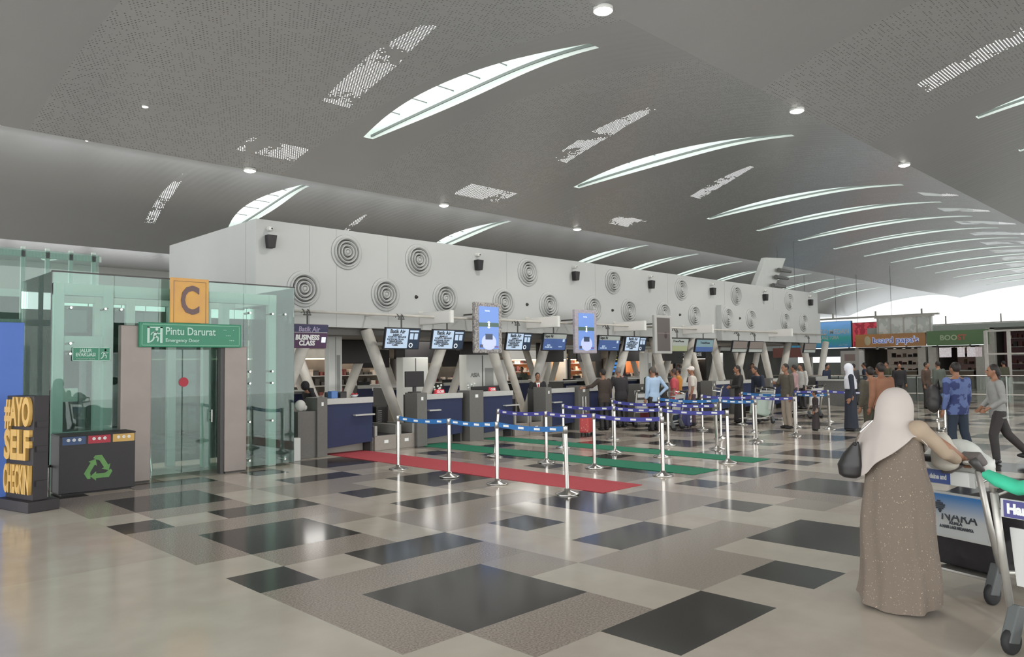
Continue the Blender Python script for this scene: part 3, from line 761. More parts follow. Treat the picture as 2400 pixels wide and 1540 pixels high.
for k, x in enumerate([22.75, 27.8]): cabinet(x, x+.5, 16.2, 16.4, 0, 2.1, 'distant white cabinet under the bulkhead, %s past the queue' % words(k))
for k in range(6):
    desk(9.3+3.9*k, 10.9+3.9*k, 'shadowed desk back on the far side of the island, %s from left' % words(k), y=19.3, rz=180)
t = box_thing('black_kiosk', 6.86, 7.2, 13.4, 14.0, 0, .98, mat('kiosk_dark', (58, 54, 54), .6), 'dark low cabinet between the glass box and first desk', 'cabinet')
t = box_thing('luggage_scale_box', 7.0, 7.14, 12.75, 12.9, 0, .42, WHITE, 'small upright white box on the floor left of first desk', 'box', .015)
t = thing('plastic_bag', 'crumpled white bag on the low cabinet left of first desk', 'bag', (7.38, 13.2, .884)); g_ = MB(); g_.ell((0, 0, .1), (.11, .08, .11)); g_.ell((.08, 0, .06), (.06, .06, .06)); g_.build('sack', mat('bag_white', (205, 203, 198), .6, bump=.6, scale=14), t, smooth=True)

# ================================================================ CARPETS
def carpet(x0, x1, y0, y1, m_, label):
    t = MB().box(x0, x1, y0, y1, .001, .009).build('carpet_runner', m_, bevel=.003); tag(t, label, 'carpet')
carpet(7.98, 8.86, 6.38, 13.35, mat('red_carpet', (186, 72, 80), .9, noise=.08, scale=40), 'long red carpet runner leading to the first desk')
carpet(10.15, 10.88, 6.36, 13.2, mat('green_carpet', (30, 124, 92), .9, noise=.08, scale=40), 'nearer green carpet runner leading to the second desk')
carpet(12.02, 12.65, 6.38, 13.2, mat('green_carpet', (0, 0, 0)), 'farther green carpet runner leading to the third desk')

# ================================================================ STANCHIONS
BELTM = {'b': mat('blue_belt', (44, 112, 178), .55, noise=.1), 'p': mat('violet_belt', (74, 76, 160), .55, noise=.1)}
def make_post():
    t = thing('belt_stanchion', '', 'stanchion', group='chrome belt stanchions of the queue')
    MB().lathe([(0, .0), (.155, .0), (.16, .012), (.15, .022), (.05, .05), (.036, .075), (.031, .08)], n=28).build('base', CHROME, t, smooth=True)
    MB().lathe([(.029, .06), (.029, .80)], n=18).build('tube', CHROME, t, smooth=True)
    MB().lathe([(.029, .795), (.034, .80), (.034, .885), (.03, .895), (0, .897)], n=18).build('cassette', mat('stanchion_head', (170, 168, 166), .3, .8), t, smooth=True)
    return t
post0 = make_post(); post0_used = [False]
def post(x, y, label, to=None, kind='b', lean=(0, 0)):
    if not post0_used[0]: t = post0; t.location = (x, y, 0); t['label'] = label; post0_used[0] = True
    else: t = dup_post(x, y, label)
    t.rotation_euler = (math.radians(lean[0]), math.radians(lean[1]), 0)
    if to: belt_part(t, (x, y), to, kind, lean)
    return t
proto_children = None
def dup_post(x, y, label):
    r = post0.copy(); C.objects.link(r); r.location = (x, y, 0); r['label'] = label
    for ch in post0_kids:
        c = ch.copy(); C.objects.link(c); c.parent = r
    return r
post0_kids = list(post0.children)
def belt_part(t, a, b_, kind, lean):
    d = Vector((b_[0]-a[0], b_[1]-a[1], 0)); d = d*(1-.045/d.length); L = d.length; u = d/L
    mb = MB(); n = 8; rot = t.rotation_euler.to_matrix().inverted()
    pts = []
    tipa = t.rotation_euler.to_matrix() @ Vector((0, 0, .855))
    for k in range(n+1):
        s = k/n; p = Vector((0, 0, 0))+tipa*(1-s)+(d+Vector((0, 0, .855)))*s
        p.z -= .05*4*s*(1-s)*min(1, L/2); pts.append(p)
    for k in range(n):
        p, q = pts[k], pts[k+1]
        mb.quad(*[rot @ v for v in (p+Vector((0, 0, -.034)), q+Vector((0, 0, -.034)), q+Vector((0, 0, .034)), p+Vector((0, 0, .034)))])
    # small white woven marks along the belt
    for s in (.15, .38, .62, .85):
        i = min(n-1, int(s*n)); p = pts[i].lerp(pts[i+1], s*n-i)
        nrm = Vector((u.y, -u.x, 0))
        for sg in (-1, 1):
            q = p+nrm*.003*sg
            mb.quad(*[rot @ v for v in (q-u*.055+Vector((0, 0, -.015)), q+u*.055+Vector((0, 0, -.015)), q+u*.055+Vector((0, 0, .015)), q-u*.055+Vector((0, 0, .015)))], mi=1)
    mb.build('belt_tape', [BELTM[kind], TXTW], t, norm=False)
rows = [10.38, 9.07, 8.0, 6.67]
rown = ['nearest the desks', 'second from the desks', 'third from the desks', 'farthest from the desks']
cols = [(7.6, 'b', 'left of the red carpet'), (9.8, 'p', 'left of the nearer green carpet'), (11.73, 'p', 'left of the farther green carpet')]
for ci, (cx, kd, cn) in enumerate(cols):
    for ri, ry in enumerate(rows):
        lean = (0, 0)
        if (ci, ri) == (1, 0): lean = (1.5, 5.5)
        if (ci, ri) == (0, 3): lean = (0, -1.5)
        to = (cx, rows[ri+1]) if ri < 3 else None
        post(cx, ry, 'chrome belt post %s, %s' % (cn, rown[ri]), to, kd, lean)
# cross belts at the desk-side and further columns
cols2 = [(13.45, [10.68, 9.01, 7.88], 'in the fourth line of posts'), (15.3, [10.49, 8.86, 8.01], 'in the fifth line of posts'), (17.1, [10.42, 9.02, 7.99], 'in the sixth line of posts'),
         (19.2, [10.45, 8.93, 8.07], 'in the seventh line of posts'), (21.5, [10.4, 9.05, 7.68], 'in the eighth line of posts')]
rn2 = ['nearest the desks', 'in the middle', 'nearest the walkway']
for ci, (cx, ys_, cn) in enumerate(cols2):
    for ri, ry in enumerate(ys_):
        lean = (0, 0)
        if (ci, ri) in ((0, 2), (1, 2), (2, 2), (3, 2)): lean = (2, -5)
        to = (cx, ys_[ri+1]) if ri < 2 else None
        post(cx+(.3 if (ci, ri) == (0, 0) else 0), ry, 'distant chrome belt post %s, %s' % (cn, rn2[ri]), to, 'p' if ci % 2 == 0 else 'b', lean)
for x, y, lb, to in [(23.7, 6.88, 'far chrome post on the open walkway, left of the batik shirt', (20.26, 5.74)), (20.26, 5.74, 'chrome post beside the backpack of the batik shirted man', None), (25.5, 9.3, 'far chrome post beyond the white veiled woman', None)]:
    post(x, y, lb, to, 'b')

# ================================================================ EVACUATION GLASS BOX
GY = 12.35
TEAL = glassmat('teal_backing', (0.35, 0.44, 0.40), 0.35, (0.10, 0.14, 0.13), refl=.6)
gb = thing('glass_enclosure', 'green tinted glass enclosure with pale steel posts around the emergency door', 'glass room', (0, 0, 0))
def pane(nm, x0, x1, z0, z1, y=GY, axis='y', m_=GLASS):
    if axis == 'y': MB().box(x0, x1, y, y+.015, z0, z1).build(nm, m_, gb)
    else: MB().box(y, y+.015, x0, x1, z0, z1).build(nm, m_, gb)
pane('glass_panel', 2.99, 3.80, .05, 3.13); pane('glass_panel', 3.81, 4.45, 2.42, 3.13); pane('glass_panel', 4.46, 5.25, 2.42, 3.13); pane('glass_panel', 5.26, 5.84, 2.07, 3.13); pane('glass_panel', 5.85, 6.78, .05, 3.13)
pane('glass_panel', GY+.02, 14.1, .05, 3.13, 6.78, 'x'); pane('glass_panel', GY+.02, 14.1, .05, 3.13, 2.97, 'x'); pane('frosted_back_panel', 3.0, 6.76, .05, 3.05, 14.1, 'y', TEAL)
for k_ in range(4): MB().box(6.0+.24*k_, 6.22+.24*k_, 14.05, 14.07, 2.66, 2.86).build('imitated_window_strip', mat('imitated_window_glow', (214, 236, 228), .4, emit=.7), gb)  # glowing bars added to imitate bright windows showing in the glass
for x_, w_, z_ in ((3.5, .42, 2.78), (3.94, .5, 2.78), (4.46, .14, 2.77), (4.64, .2, 2.74), (4.86, .32, 2.74), (5.62, .12, 2.68), (5.8, .06, 2.74), (5.9, .05, 2.6)): MB().box(x_, x_+w_, 14.05, 14.07, z_, z_+.17).build('imitated_window_strip', mat('imitated_window_glow', (0, 0, 0)), gb)
for x0, x1 in ((4.32, 4.85), (4.87, 5.42)): pane('door_leaf', x0, x1, .06, 2.02, GY+.08)
MB().box(2.97, 6.80, GY-.004, GY+.02, 3.13, 3.15).build('top_edge', DGREY, gb)
for x, y in ((3.12, 12.6), (3.79, 12.6), (6.47, 12.6), (5.75, 12.9), (4.55, 13.95), (5.25, 13.95), (6.2, 13.95), (3.1, 13.95), (5.6, 13.3), (4.05, 13.95)):
    MB().box(x-.07, x+.07, y-.06, y+.06, 0, 3.0).build('steel_post', FRAME, gb, bevel=.008)
for (x0, x1, y0, y1, z0, z1) in ((3.05, 6.55, 12.55, 12.67, 2.82, 3.0), (3.1, 6.6, 13.9, 14.0, 2.82, 3.0), (3.05, 3.17, 12.6, 13.95, 2.84, 2.98), (6.41, 6.53, 12.6, 13.95, 2.84, 2.98), (3.2, 3.75, 12.58, 12.64, 2.0, 2.22), (3.2, 3.75, 13.9, 13.96, 1.2, 1.42), (3.1, 3.8, 13.0, 13.04, .75, .78)):
    MB().box(x0, x1, y0, y1, z0, z1).build('cross_beam', FRAME, gb, bevel=.006)
for x, z in ((3.22, 2.62), (3.68, 2.62), (3.9, 2.62), (6.36, 2.65), (6.6, 2.65), (5.95, 2.65), (6.36, 1.65), (6.36, 1.45), (5.95, 1.65), (5.95, 1.45), (6.6, .12), (5.95, .15), (3.22, 1.95), (3.22, 2.1), (6.36, .8), (5.95, .8)):
    f_ = MB(); f_.tube([(x, GY-.03, z), (x, 12.55, z)], .018, 8); f_.tube([(x, GY+.05, z), (x+.07, GY+.09, z+.02)], .012, 6)
    f_.build('glass_fitting', CHROME, gb)
MB().lathe([(0, .004), (.075, .004), (.075, 0)], n=28, axis='y').build('red_disc', mat('red_disc', (172, 40, 58), .5), gb, loc=(4.88, GY+.075, 1.5))
f_ = MB(); f_.tube([(5.31, GY+.0, .84), (5.31, GY+.0, 1.04)], .013, 8); f_.tube([(5.31, GY, .87), (5.31, GY+.08, .87)], .01, 6); f_.tube([(5.31, GY, 1.01), (5.31, GY+.08, 1.01)], .01, 6)
f_.build('door_handle', CHROME, gb)
# stainless pillars of the door portal
for (x0, x1, zt, lb) in ((3.86, 4.30, 2.38, 'wide stainless clad pillar left of the emergency door'), (5.45, 5.83, 2.07, 'narrow stainless clad pillar right of the emergency door')):
    t = thing('door_pillar', lb, 'pillar', ((x0+x1)/2, GY-.02, 0)); a = (x1-x0)/2
    MB().box(-a, a, -.14, .0, .02, zt).build('cladding', PILLAR, t, bevel=.012)
    MB().box(-a+.02, a-.02, -.12, 0, 0, .02).build('foot', DGREY, t)
    if x0 > 5: MB().box(-a-.06, -a, -.12, .0, 0, zt).build('dark_edge', DGREY, t)
# interior pieces seen through the glass
cabm = mat('dark_green_lift', (70, 82, 76), .5, noise=.2, scale=2)
t = thing('lift_shaft', 'dark glazed lift shaft standing behind the glass enclosure', 'lift', (0, 0, 0))
MB().box(3.3, 6.6, 19.0, 22, 0, 3.35).build('shaft_wall', cabm, t)
for x in (3.35, 4.4, 5.5, 6.55): MB().box(x-.06, x+.06, 18.9, 18.99, 0, 3.4).build('frame_post', FRAME, t)
for z in (1.2, 2.3, 3.3): MB().box(3.3, 6.6, 18.92, 18.99, z, z+.16).build('frame_beam', FRAME, t)
t = box_thing('storage_cabinet', 3.2, 3.78, 14.2, 14.8, 0, 1.9, mat('dim_cabinet', (62, 66, 62), .6), 'dark cabinet behind the left part of the glass enclosure', 'cabinet')
t = thing('metal_trolley_rack', 'bent steel rack standing inside the glass enclosure', 'rack', (4.55, 13.6, 0))
for s in (-.2, .2): MB().tube([(s, -.2, 0), (s, 0, .75), (s, .25, .0)], .015).build('leg', CHROME, t)
for z in (.3, .7): MB().box(-.22, .22, -.08, .12, z, z+.02).build('shelf', CHROME, t)
# left glass tubes enclosure further back
g2 = thing('glass_screen', 'tall glass screen with pale mullions left of the evacuation sign', 'glass wall', (0, 0, 0))
MB().box(1.0, 5.0, 17.2, 17.22, .05, 4.1).build('glass_panel', GLASS, g2)
for k in range(9): MB().box(1.55+.42*k-.035, 1.55+.42*k+.035, 17.22, 17.3, 0, 4.15).build('mullion', FRAME, g2)
for z in (1.0, 2.6, 3.95): MB().box(1.0, 5.05, 17.22, 17.3, z, z+.12).build('transom', FRAME, g2)
# round rail beside the totem
t = thing('guard_rail', 'low curved chrome rail between the totem and recycling bin', 'rail', (2.72, 12.0, 0))
MB().tube([(-.35, .5, .42), (-.1, .05, .38), (.1, -.02, .38), (.25, .2, .38)], .018).build('top_rail', CHROME, t, smooth=True)
for p_ in ((-.1, .05), (.2, .12)): MB().tube([(p_[0], p_[1], 0), (p_[0], p_[1], .38)], .015).build('post', CHROME, t)

# signs
SG = mat('sign_green', (22, 122, 88), .35)
SGL = mat('sign_green_border', (120, 180, 150), .4); PALEG = mat('sign_pale_print', (178, 208, 196), .4)
t = thing('exit_sign', 'green Pintu Darurat emergency door sign with running man', 'sign', (4.90, GY-.16, 2.24))
MB().box(-.80, .80, -.06, .0, -.19, .19).build('board', SG, t, bevel=.008)
br = MB(); br.box(-.77, .77, -.063, -.06, .155, .165); br.box(-.77, .77, -.063, -.06, -.165, -.155); br.box(-.77, -.76, -.063, -.06, -.165, .165); br.box(.76, .77, -.063, -.06, -.165, .165)
br.build('border_line', SGL, t)
text('lettering', 'Pintu Darurat', .17, (-.03, -.064, .055), PALEG, t, width=.78, bold=.002); text('small_lettering', 'Emergency Door', .075, (-.16, -.064, -.085), PALEG, t, width=.52, bold=.001)
def running_man(t, cx, cz, s, m_, y, nm='running_figure'):
    q = MB(); 
    def bar(a, b_, r): 
        a = Vector(a); b_ = Vector(b_); d = (b_-a).normalized(); n = Vector((-d.y, d.x))*r
        P_ = [a+n, b_+n*.8, b_-n*.8, a-n]; q.add([(cx+p.x*s, y, cz+p.y*s) for p in P_]+[(cx+p.x*s, y+.004, cz+p.y*s) for p in P_], [(0,1,2,3),(7,6,5,4),(0,4,5,1),(1,5,6,2),(2,6,7,3),(3,7,4,0)])
    bar((.02, .22), (-.06, -.06), .09); bar((-.05, -.04), (.16, -.14), .055); bar((.16, -.14), (.12, -.36), .045); bar((-.06, -.06), (-.14, -.26), .055); bar((-.14, -.26), (-.30, -.40), .045)
    bar((.02, .20), (.20, .08), .035); bar((.20, .08), (.30, .16), .03); bar((0, .20), (-.18, .16), .035); bar((-.18, .16), (-.26, .02), .03)
    q.lathe([(0, 0), (.085*s, 0), (.085*s, .004)], cx+.07*s, y+.004, cz+.36*s, n=16, axis='y')
    q.build(nm, m_, t)
running_man(t, -.57, -.01, .26, PALEG, -.066)
dr = MB(); dr.box(-.69, -.655, -.064, -.06, -.125, .12); dr.box(-.50, -.465, -.064, -.06, -.125, .12); dr.box(-.69, -.465, -.064, -.06, .105, .12); dr.build('door_pictogram', PALEG, t)
dd = MB()
for x, z in ((.5, .09), (.53, .09), (.66, .09), (.54, 0), (.57, 0), (.60, .0), (.6, -.08), (.63, -.08), (.66, -.08)): dd.box(x, x+.015, -.064, -.06, z, z+.01)
dd.build('small_marks', PALEG, t)
OR = mat('gate_letter_board', (214, 164, 80), .45, col2=(202, 152, 84), scale=3)
t = thing('letter_sign', 'orange board with a large letter C above the emergency sign', 'sign', (4.86, GY-.16, 2.435))
MB().box(-.30, .30, -.04, .0, .0, .71).build('board', OR, t, bevel=.005)
br = MB(); br.box(-.255, -.249, -.043, -.04, .0, .66); br.box(.249, .255, -.043, -.04, 0, .66); br.box(-.255, .255, -.043, -.04, .655, .661); br.build('inner_line', mat('brown_line', (110, 84, 66), .5), t)
text('letter', 'C', .62, (0, -.046, .34), mat('brown_letter', (104, 84, 84), .5), t, bold=.014, width=.29)
t = thing('evacuation_sign', 'small green JALUR EVAKUASI evacuation route sign on the glass', 'sign', (3.50, GY-.012, 1.945))
MB().box(-.255, .255, -.01, .0, -.10, .10).build('board', SG, t); br = MB()
for a in ((-.255, .255, .09, .10), (-.255, .255, -.10, -.09), (-.255, -.245, -.1, .1), (.245, .255, -.1, .1), (.095, .103, -.1, .1)): br.box(a[0], a[1], -.013, -.01, a[2], a[3])
br.build('border_line', PALEG, t)
text('lettering', 'JALUR\nEVAKUASI', .07, (-.08, -.014, .02), PALEG, t, bold=.002, width=.26); text('small_lettering', 'EVACUATION ROUTE', .026, (-.08, -.014, -.07), PALEG, t, width=.24)
running_man(t, .175, .0, .17, PALEG, -.014)

# recycling bin
t = thing('recycling_bin', 'black recycling bin with green arrows triangle and coloured labels', 'bin', (3.44, 11.75, 0))
MB().box(-.49, .49, 0, .42, .02, .80).build('body', mat('bin_black', (46, 43, 46), .5, noise=.06), t, bevel=.012)
MB().prism([(-.012, .80), (.42, .80), (.42, .825), (-.012, .82)], -.49, .49, axis='x').build('lid', BLACK, t)
MB().box(-.45, .45, .03, .39, 0, .02).build('foot', BLACK, t)
for x, c_, n_ in ((-.30, (60, 84, 124), 'blue_label'), (.02, (176, 50, 66), 'red_label'), (.34, (206, 166, 92), 'yellow_label')):
    MB().box(x-.155, x+.135, -.006, 0, .685, .795).build(n_, mat('bin_'+n_, c_, .5), t)
    ic = MB()
    for d_ in (-.07, 0, .07): ic.lathe([(.012, .008), (.022, .008)], x-.01+d_, 0, .75, n=12, axis='y'); ic.box(x-.017+d_, x-.003+d_, -.008, -.005, .735, .76)
    ic.build(n_.split('_')[0]+'_label_icons', TXTW, t)
RG = mat('recycle_green', (104, 156, 88), .5, noise=.15, scale=10)
q = MB(); R0 = .20; cz_ = .33
for k in range(3):
    a0 = math.radians(90+120*k)
    vert = [Vector((R0*math.cos(a0+math.radians(120*j)), R0*math.sin(a0+math.radians(120*j)))) for j in (0, 1)]
    def arrow(P0, P1, P2):
        pass
    A = vert[0]; B = Vector((R0*math.cos(a0-math.radians(120)), R0*math.sin(a0-math.radians(120))))
    d = (B-A).normalized(); n_ = Vector((-d.y, d.x)); w2 = .032
    st = A+d*.065; bend = A+d*.02; en = A+d*.20
    prev = (A-vert[1]).normalized(); st2 = A-prev*.075
    pn = Vector((-prev.y, prev.x))
    poly = [st2-pn*w2, A-prev*.03-pn*w2*1.0+Vector((0, 0)), A+d*.03-n_*w2*-1.0*-1, en-n_*w2*-1*-1, en+n_*w2*-1*-1]
    outer = [st2+pn*w2, A-prev*.035+pn*w2, A+d*.035+n_*w2, en+n_*w2]; inner = [st2-pn*w2, A-prev*.075*.9-pn*w2, A+d*.09-n_*w2, en-n_*w2]
    for i in range(3):
        P_ = [outer[i], outer[i+1], inner[i+1], inner[i]]; q.add([(p.x, -.006, cz_+p.y) for p in P_], [(0,1,2,3)])
    hd = [en+n_*.065, en-n_*.065, en+d*.075]; q.add([(p.x, -.006, cz_+p.y) for p in hd], [(0,1,2)])
q.build('recycling_symbol', RG, t, norm=False)

# totem AYO SELF CHECKIN
YL = mat('yellow_letter_face', (210, 170, 96), .5, noise=.06); BKT = mat('totem_black', (44, 40, 42), .5)
t = thing('self_check_in_totem', 'tall narrow black totem of gold letters reading AYO SELF CHECK IN', 'sign', (2.42, 11.04, 0), -76)
MB().box(-.40, .38, -.17, .20, 0, .13).build('plinth', BKT, t, bevel=.008)
MB().box(-.34, .30, -.08, .10, .13, 1.40).build('core', BKT, t, bevel=.006)
for s_, z, h_ in (('#AYO', 1.19, .40), ('SELF', .80, .38), ('CHECKIN', .38, .36)):
    o = text('letters', s_, .2, (-.02, -.10, z), YL, t, bold=.008, depth=.02, width=.60)
    zs = [v.co.y for v in o.data.vertices]; k_ = h_/(max(zs)-min(zs)); mid = (max(zs)+min(zs))/2
    for v in o.data.vertices: v.co.y = (v.co.y-mid)*k_
for z in (.30, .72, 1.02): MB().box(.30, .33, -.05, .08, z, z+.07).build('side_step', BKT, t)
# blue standing board
t = thing('blue_board', 'plain blue standing board at the left edge of the picture', 'board', (1.75, 11.95, 0))
MB().box(-.75, .80, -.05, .05, .03, 2.36).build('panel', mat('board_blue', (76, 112, 190), .5, noise=.08, scale=2), t, bevel=.01)
for s in (-.6, .6): MB().box(s-.04, s+.04, -.25, .25, 0, .03).build('foot', DGREY, t)
# ================================================================ PEOPLE
def V3(a): return Vector(a)
def person(x, y, face, H, label, top=None, bottom=None, hair=HAIR, skin=SKIN, arms=None, legs=None, sleeve='long', lean=0.0, cat='person', shoes=BLACK, far=False, headturn=0, hat=None, veil=None, dress=None, hairlong=False, group=None, tie=False, jacket=None, width=1.0):
    """local x = forward, y = left, z = up, units of height"""
    t = thing('person', label, cat, (x, y, 0), face, group)
    vx = .017 if far else .0105
    lw = lambda z: lean*max(0, z-.5)
    def P(a): return Vector((a[0]+lw(a[2]), a[1], a[2]))*H
    hip = [P((0, .052, .50)), P((0, -.052, .50))]; sh = [P((0, .112*width, .805)), P((0, -.112*width, .805))]
    arms = arms or {}; legs = legs or {}
    el = [P(arms.get('le', (-.01, .135, .63))), P(arms.get('re', (-.01, -.135, .63)))]
    ha = [P(arms.get('lh', (.03, .14, .49))), P(arms.get('rh', (.03, -.14, .49)))]
    kn = [P(legs.get('lk', (.01, .055, .275))), P(legs.get('rk', (.01, -.055, .275)))]
    an = [P(legs.get('la', (-.01, .055, .045))), P(legs.get('ra', (-.01, -.055, .045)))]
    b = MB()
    # torso
    def torso(g, z0=.47, z1=.83, mb=None):
        rr = [(.47, .062, .088), (.53, .068, .098), (.60, .056, .083), (.66, .060, .088), (.74, .068, .102), (.79, .062, .108), (.825, .045, .075), (.85, .03, .032)]
        L = []
        for z, rx, ry in rr:
            if z < z0-.001 or z > z1+.001: continue
            p = P((0, 0, z)); L.append((p.x, p.y, p.z, (rx+g)*H, (ry*width+g)*H))
        mb.loft(L, 20)
    torso(0, .47, .85, b)
    b.tube([P((0, 0, .82)), P((.008, 0, .89))], [.034*H, .03*H], 12)
    hc = P((.018, 0, .93))
    b.ell(hc, (.052*H, .041*H, .062*H), 16, 12); b.ell(hc+Vector((.022*H, 0, -.032*H)), (.028*H, .028*H, .032*H), 12, 8)
    ht = Matrix.Rotation(math.radians(headturn), 3, 'Z')
    nose = hc+ht @ Vector((.056*H, 0, -.008*H)); b.ell(nose, (.012*H, .009*H, .014*H), 8, 6)
    for s in (-1, 1): b.ell(hc+ht @ Vector((-.004*H, s*.043*H, -.004*H)), (.012*H, .006*H, .018*H), 8, 6)
    for i, s in ((0, 1), (1, -1)):
        b.tube([sh[i]+Vector((0, -s*.02*H, 0)), sh[i], el[i], ha[i]], [.030*H, .031*H, .024*H, .0155*H], 12)
        b.ell(sh[i], (.033*H, .033*H, .033*H), 10, 8); b.ell(el[i], (.024*H,)*3, 10, 8)
        d = (ha[i]-el[i]).normalized(); sd = Vector((0, s, 0)); sd = (sd-d*sd.dot(d)).normalized(); nn = d.cross(sd)
        pc = ha[i]+d*.028*H
        b.tube([ha[i], ha[i]+d*.018*H, ha[i]+d*.05*H], [.015*H, .021*H, .022*H], 10, flat=.55 if abs(nn.z) > .5 else 1)
        curl = Vector((.012, 0, 0))*H
        for k in range(4):
            o = nn*(k-1.5)*.0105*H; ln = [.036, .045, .043, .033][k]*H
            q0 = ha[i]+d*.046*H+o
            b.tube([q0, q0+d*ln*.5+curl*.2, q0+d*ln*.9+curl*.9], [.0062*H, .0058*H, .0048*H], 6)
        q0 = ha[i]+d*.016*H+nn*.016*H+Vector((.004*H, 0, 0))
        b.tube([q0, q0+d*.02*H+nn*.014*H, q0+d*.04*H+nn*.018*H], [.0075*H, .007*H, .0055*H], 6)
        b.tube([hip[i], kn[i], an[i]], [.052*H, .034*H, .021*H], 12); b.ell(hip[i], (.055*H,)*3, 10, 8); b.ell(kn[i], (.034*H,)*3, 10, 8)
        b.ell(an[i]+Vector((.03*H, 0, -.024*H)), (.066*H, .026*H, .022*H), 12, 8)
    remeshed('body', b, vx*H/1.65, skin, t, 2)
    # legs clothing
    if bottom is not None and dress is None:
        c = MB(); torso(.009, .47, .60, c)
        for i in (0, 1):
            c.tube([hip[i]+Vector((0, 0, .02*H)), kn[i], an[i]+Vector((0, 0, .0))], [.062*H, .045*H, .036*H], 12); c.ell(kn[i], (.044*H,)*3, 10, 8); c.ell(hip[i], (.063*H,)*3, 10, 8)
        remeshed('trousers', c, vx*1.1*H/1.65, bottom, t)
    if dress is not None:
        c = MB()
        R = [(.04, .10, .12), (.15, .095, .112), (.3, .085, .105), (.45, .08, .10), (.55, .077, .10), (.62, .066, .09)]
        c.loft([(P((0, 0, z)).x, 0, z*H, rx*H, ry*H) for z, rx, ry in R], 32, folds=9, amp=.05)
        torso(.012, .60, .825, c)
        for i in (0, 1):
            c.tube([sh[i], el[i], ha[i]], [.040*H, .034*H, .028*H], 12); c.ell(el[i], (.033*H,)*3, 10, 8); c.ell(sh[i], (.041*H,)*3, 10, 8)
        remeshed('long_dress', c, vx*1.1*H/1.65, dress, t)
    if top is not None:
        c = MB(); torso(.010, .47, .825, c); c.loft([(P((0, 0, z)).x, 0, z*H, rx*H, ry*width*H) for z, rx, ry in ((.455, .074, .104), (.50, .078, .108), (.56, .072, .098))], 20)
        for i in (0, 1):
            if sleeve == 'long':
                c.tube([sh[i], el[i], el[i].lerp(ha[i], .93)], [.040*H, .034*H, .024*H], 12); c.ell(el[i], (.033*H,)*3, 10, 8)
            else: c.tube([sh[i], sh[i].lerp(el[i], .85)], [.041*H, .038*H], 12)
            c.ell(sh[i], (.041*H,)*3, 10, 8)
        c.tube([P((0, 0, .815)), P((0, 0, .845))], [.045*H, .038*H], 12)
        remeshed('shirt' if jacket is None else 'jacket', c, vx*1.1*H/1.65, top, t)
    for i in (0, 1):
        s_ = MB(); s_.ell(an[i]+Vector((.03*H, 0, -.022*H)), (.074*H, .031*H, .026*H), 14, 8); s_.ell(an[i]+Vector((0, 0, -.01*H)), (.033*H, .03*H, .03*H), 10, 8)
        s_.build('shoe', shoes, t, smooth=True)
    if veil is not None:
        c = MB(); c.ell(hc+Vector((-.006*H, 0, .004*H)), (.068*H, .058*H, .074*H), 16, 12)
        px_ = P((0, 0, .7)).x
        c.loft([(px_-.01*H, 0, .62*H, .085*H, .12*H), (px_-.008*H, 0, .70*H, .088*H, .135*H), (px_, 0, .78*H, .078*H, .128*H), (px_, 0, .84*H, .055*H, .08*H), (px_+.005*H, 0, .90*H, .055*H, .056*H)], 28, folds=7, amp=.04)
        remeshed('headscarf', c, .012*H/1.65, veil, t)
    elif hat is not None:
        c = MB(); c.ell(hc+Vector((-.004*H, 0, .022*H)), (.058*H, .049*H, .05*H), 16, 10); c.ell(hc+ht @ Vector((.05*H, 0, .022*H)), (.04*H, .036*H, .008*H), 12, 6)
        remeshed('cap', c, .011*H/1.65, hat, t, 1)
    elif hair is not None:
        c = MB(); c.ell(hc+Vector((-.012*H, 0, .014*H)), (.053*H, .047*H, .060*H), 16, 12)
        if hairlong: c.ell(hc+Vector((-.045*H, 0, -.02*H)), (.03*H, .036*H, .05*H), 12, 8); c.ell(hc+Vector((-.05*H, 0, -.07*H)), (.022*H, .026*H, .05*H), 10, 8)
        remeshed('hair', c, .011*H/1.65, hair, t, 1)
    if not far:
        e = MB()
        for s in (-1, 1): e.ell(hc+ht @ Vector((.049*H, s*.018*H, .006*H)), (.006*H, .007*H, .004*H), 8, 6)
        e.build('eyes', BLACK, t, smooth=True)
        e = MB(); e.ell(hc+ht @ Vector((.048*H, 0, -.034*H)), (.006*H, .013*H, .003*H), 8, 6); e.build('mouth', mat('lips', (140, 80, 74), .5), t, smooth=True)
    if tie:
        MB().prism([(-.010, .80), (.010, .80), (.016, .66), (0, .63), (-.016, .66)], .098, .106, axis='x').build('x', mat('red_tie', (190, 44, 56), .5), t).name = 'tie'
        MB().prism([(-.035, .825), (.035, .825), (.0, .62)], .080, .099, axis='x').build('shirt_front', TXTW, t)
        for o in t.children:
            if o.name.startswith(('tie', 'shirt_front')): o.scale = (H, H, H)
    return t
F = lambda n, c, **k: mat(n, c, .85, **k)
AW = 75
person(16.2, 11.25, AW, 1.63, 'person in light blue shirt seen from behind, right hand on hip', F('light_blue_cotton', (168, 192, 218), noise=.1, scale=5, bump=.2), BLACK, arms=dict(re=(-.05, -.215, .66), rh=(.02, -.12, .545)), hair=mat('grey_hair', (96, 88, 82), .7, noise=.3, scale=50))
person(16.55, 12.55, 78, 1.62, 'grey haired person in black jacket leaning at the counter', F('black_jacket', (52, 50, 52), noise=.1), DARK, hair=mat('silver_hair', (128, 122, 118), .7, noise=.2, scale=50), lean=.12, arms=dict(le=(.05, .16, .66), lh=(.18, .13, .60)), jacket=1, width=1.15)
person(15.55, 12.35, 82, 1.58, 'person in dark brown top reaching left arm over the desk', F('dark_brown_cotton', (66, 56, 50), noise=.1), BLACK, arms=dict(le=(.06, .20, .72), lh=(.12, .30, .70)), width=1.05)
person(17.75, 12.35, 60, 1.58, 'person in dark green jacket half hidden behind the blue shirt', F('dark_green_cotton', (58, 66, 56), noise=.1), BLACK, lean=.1)
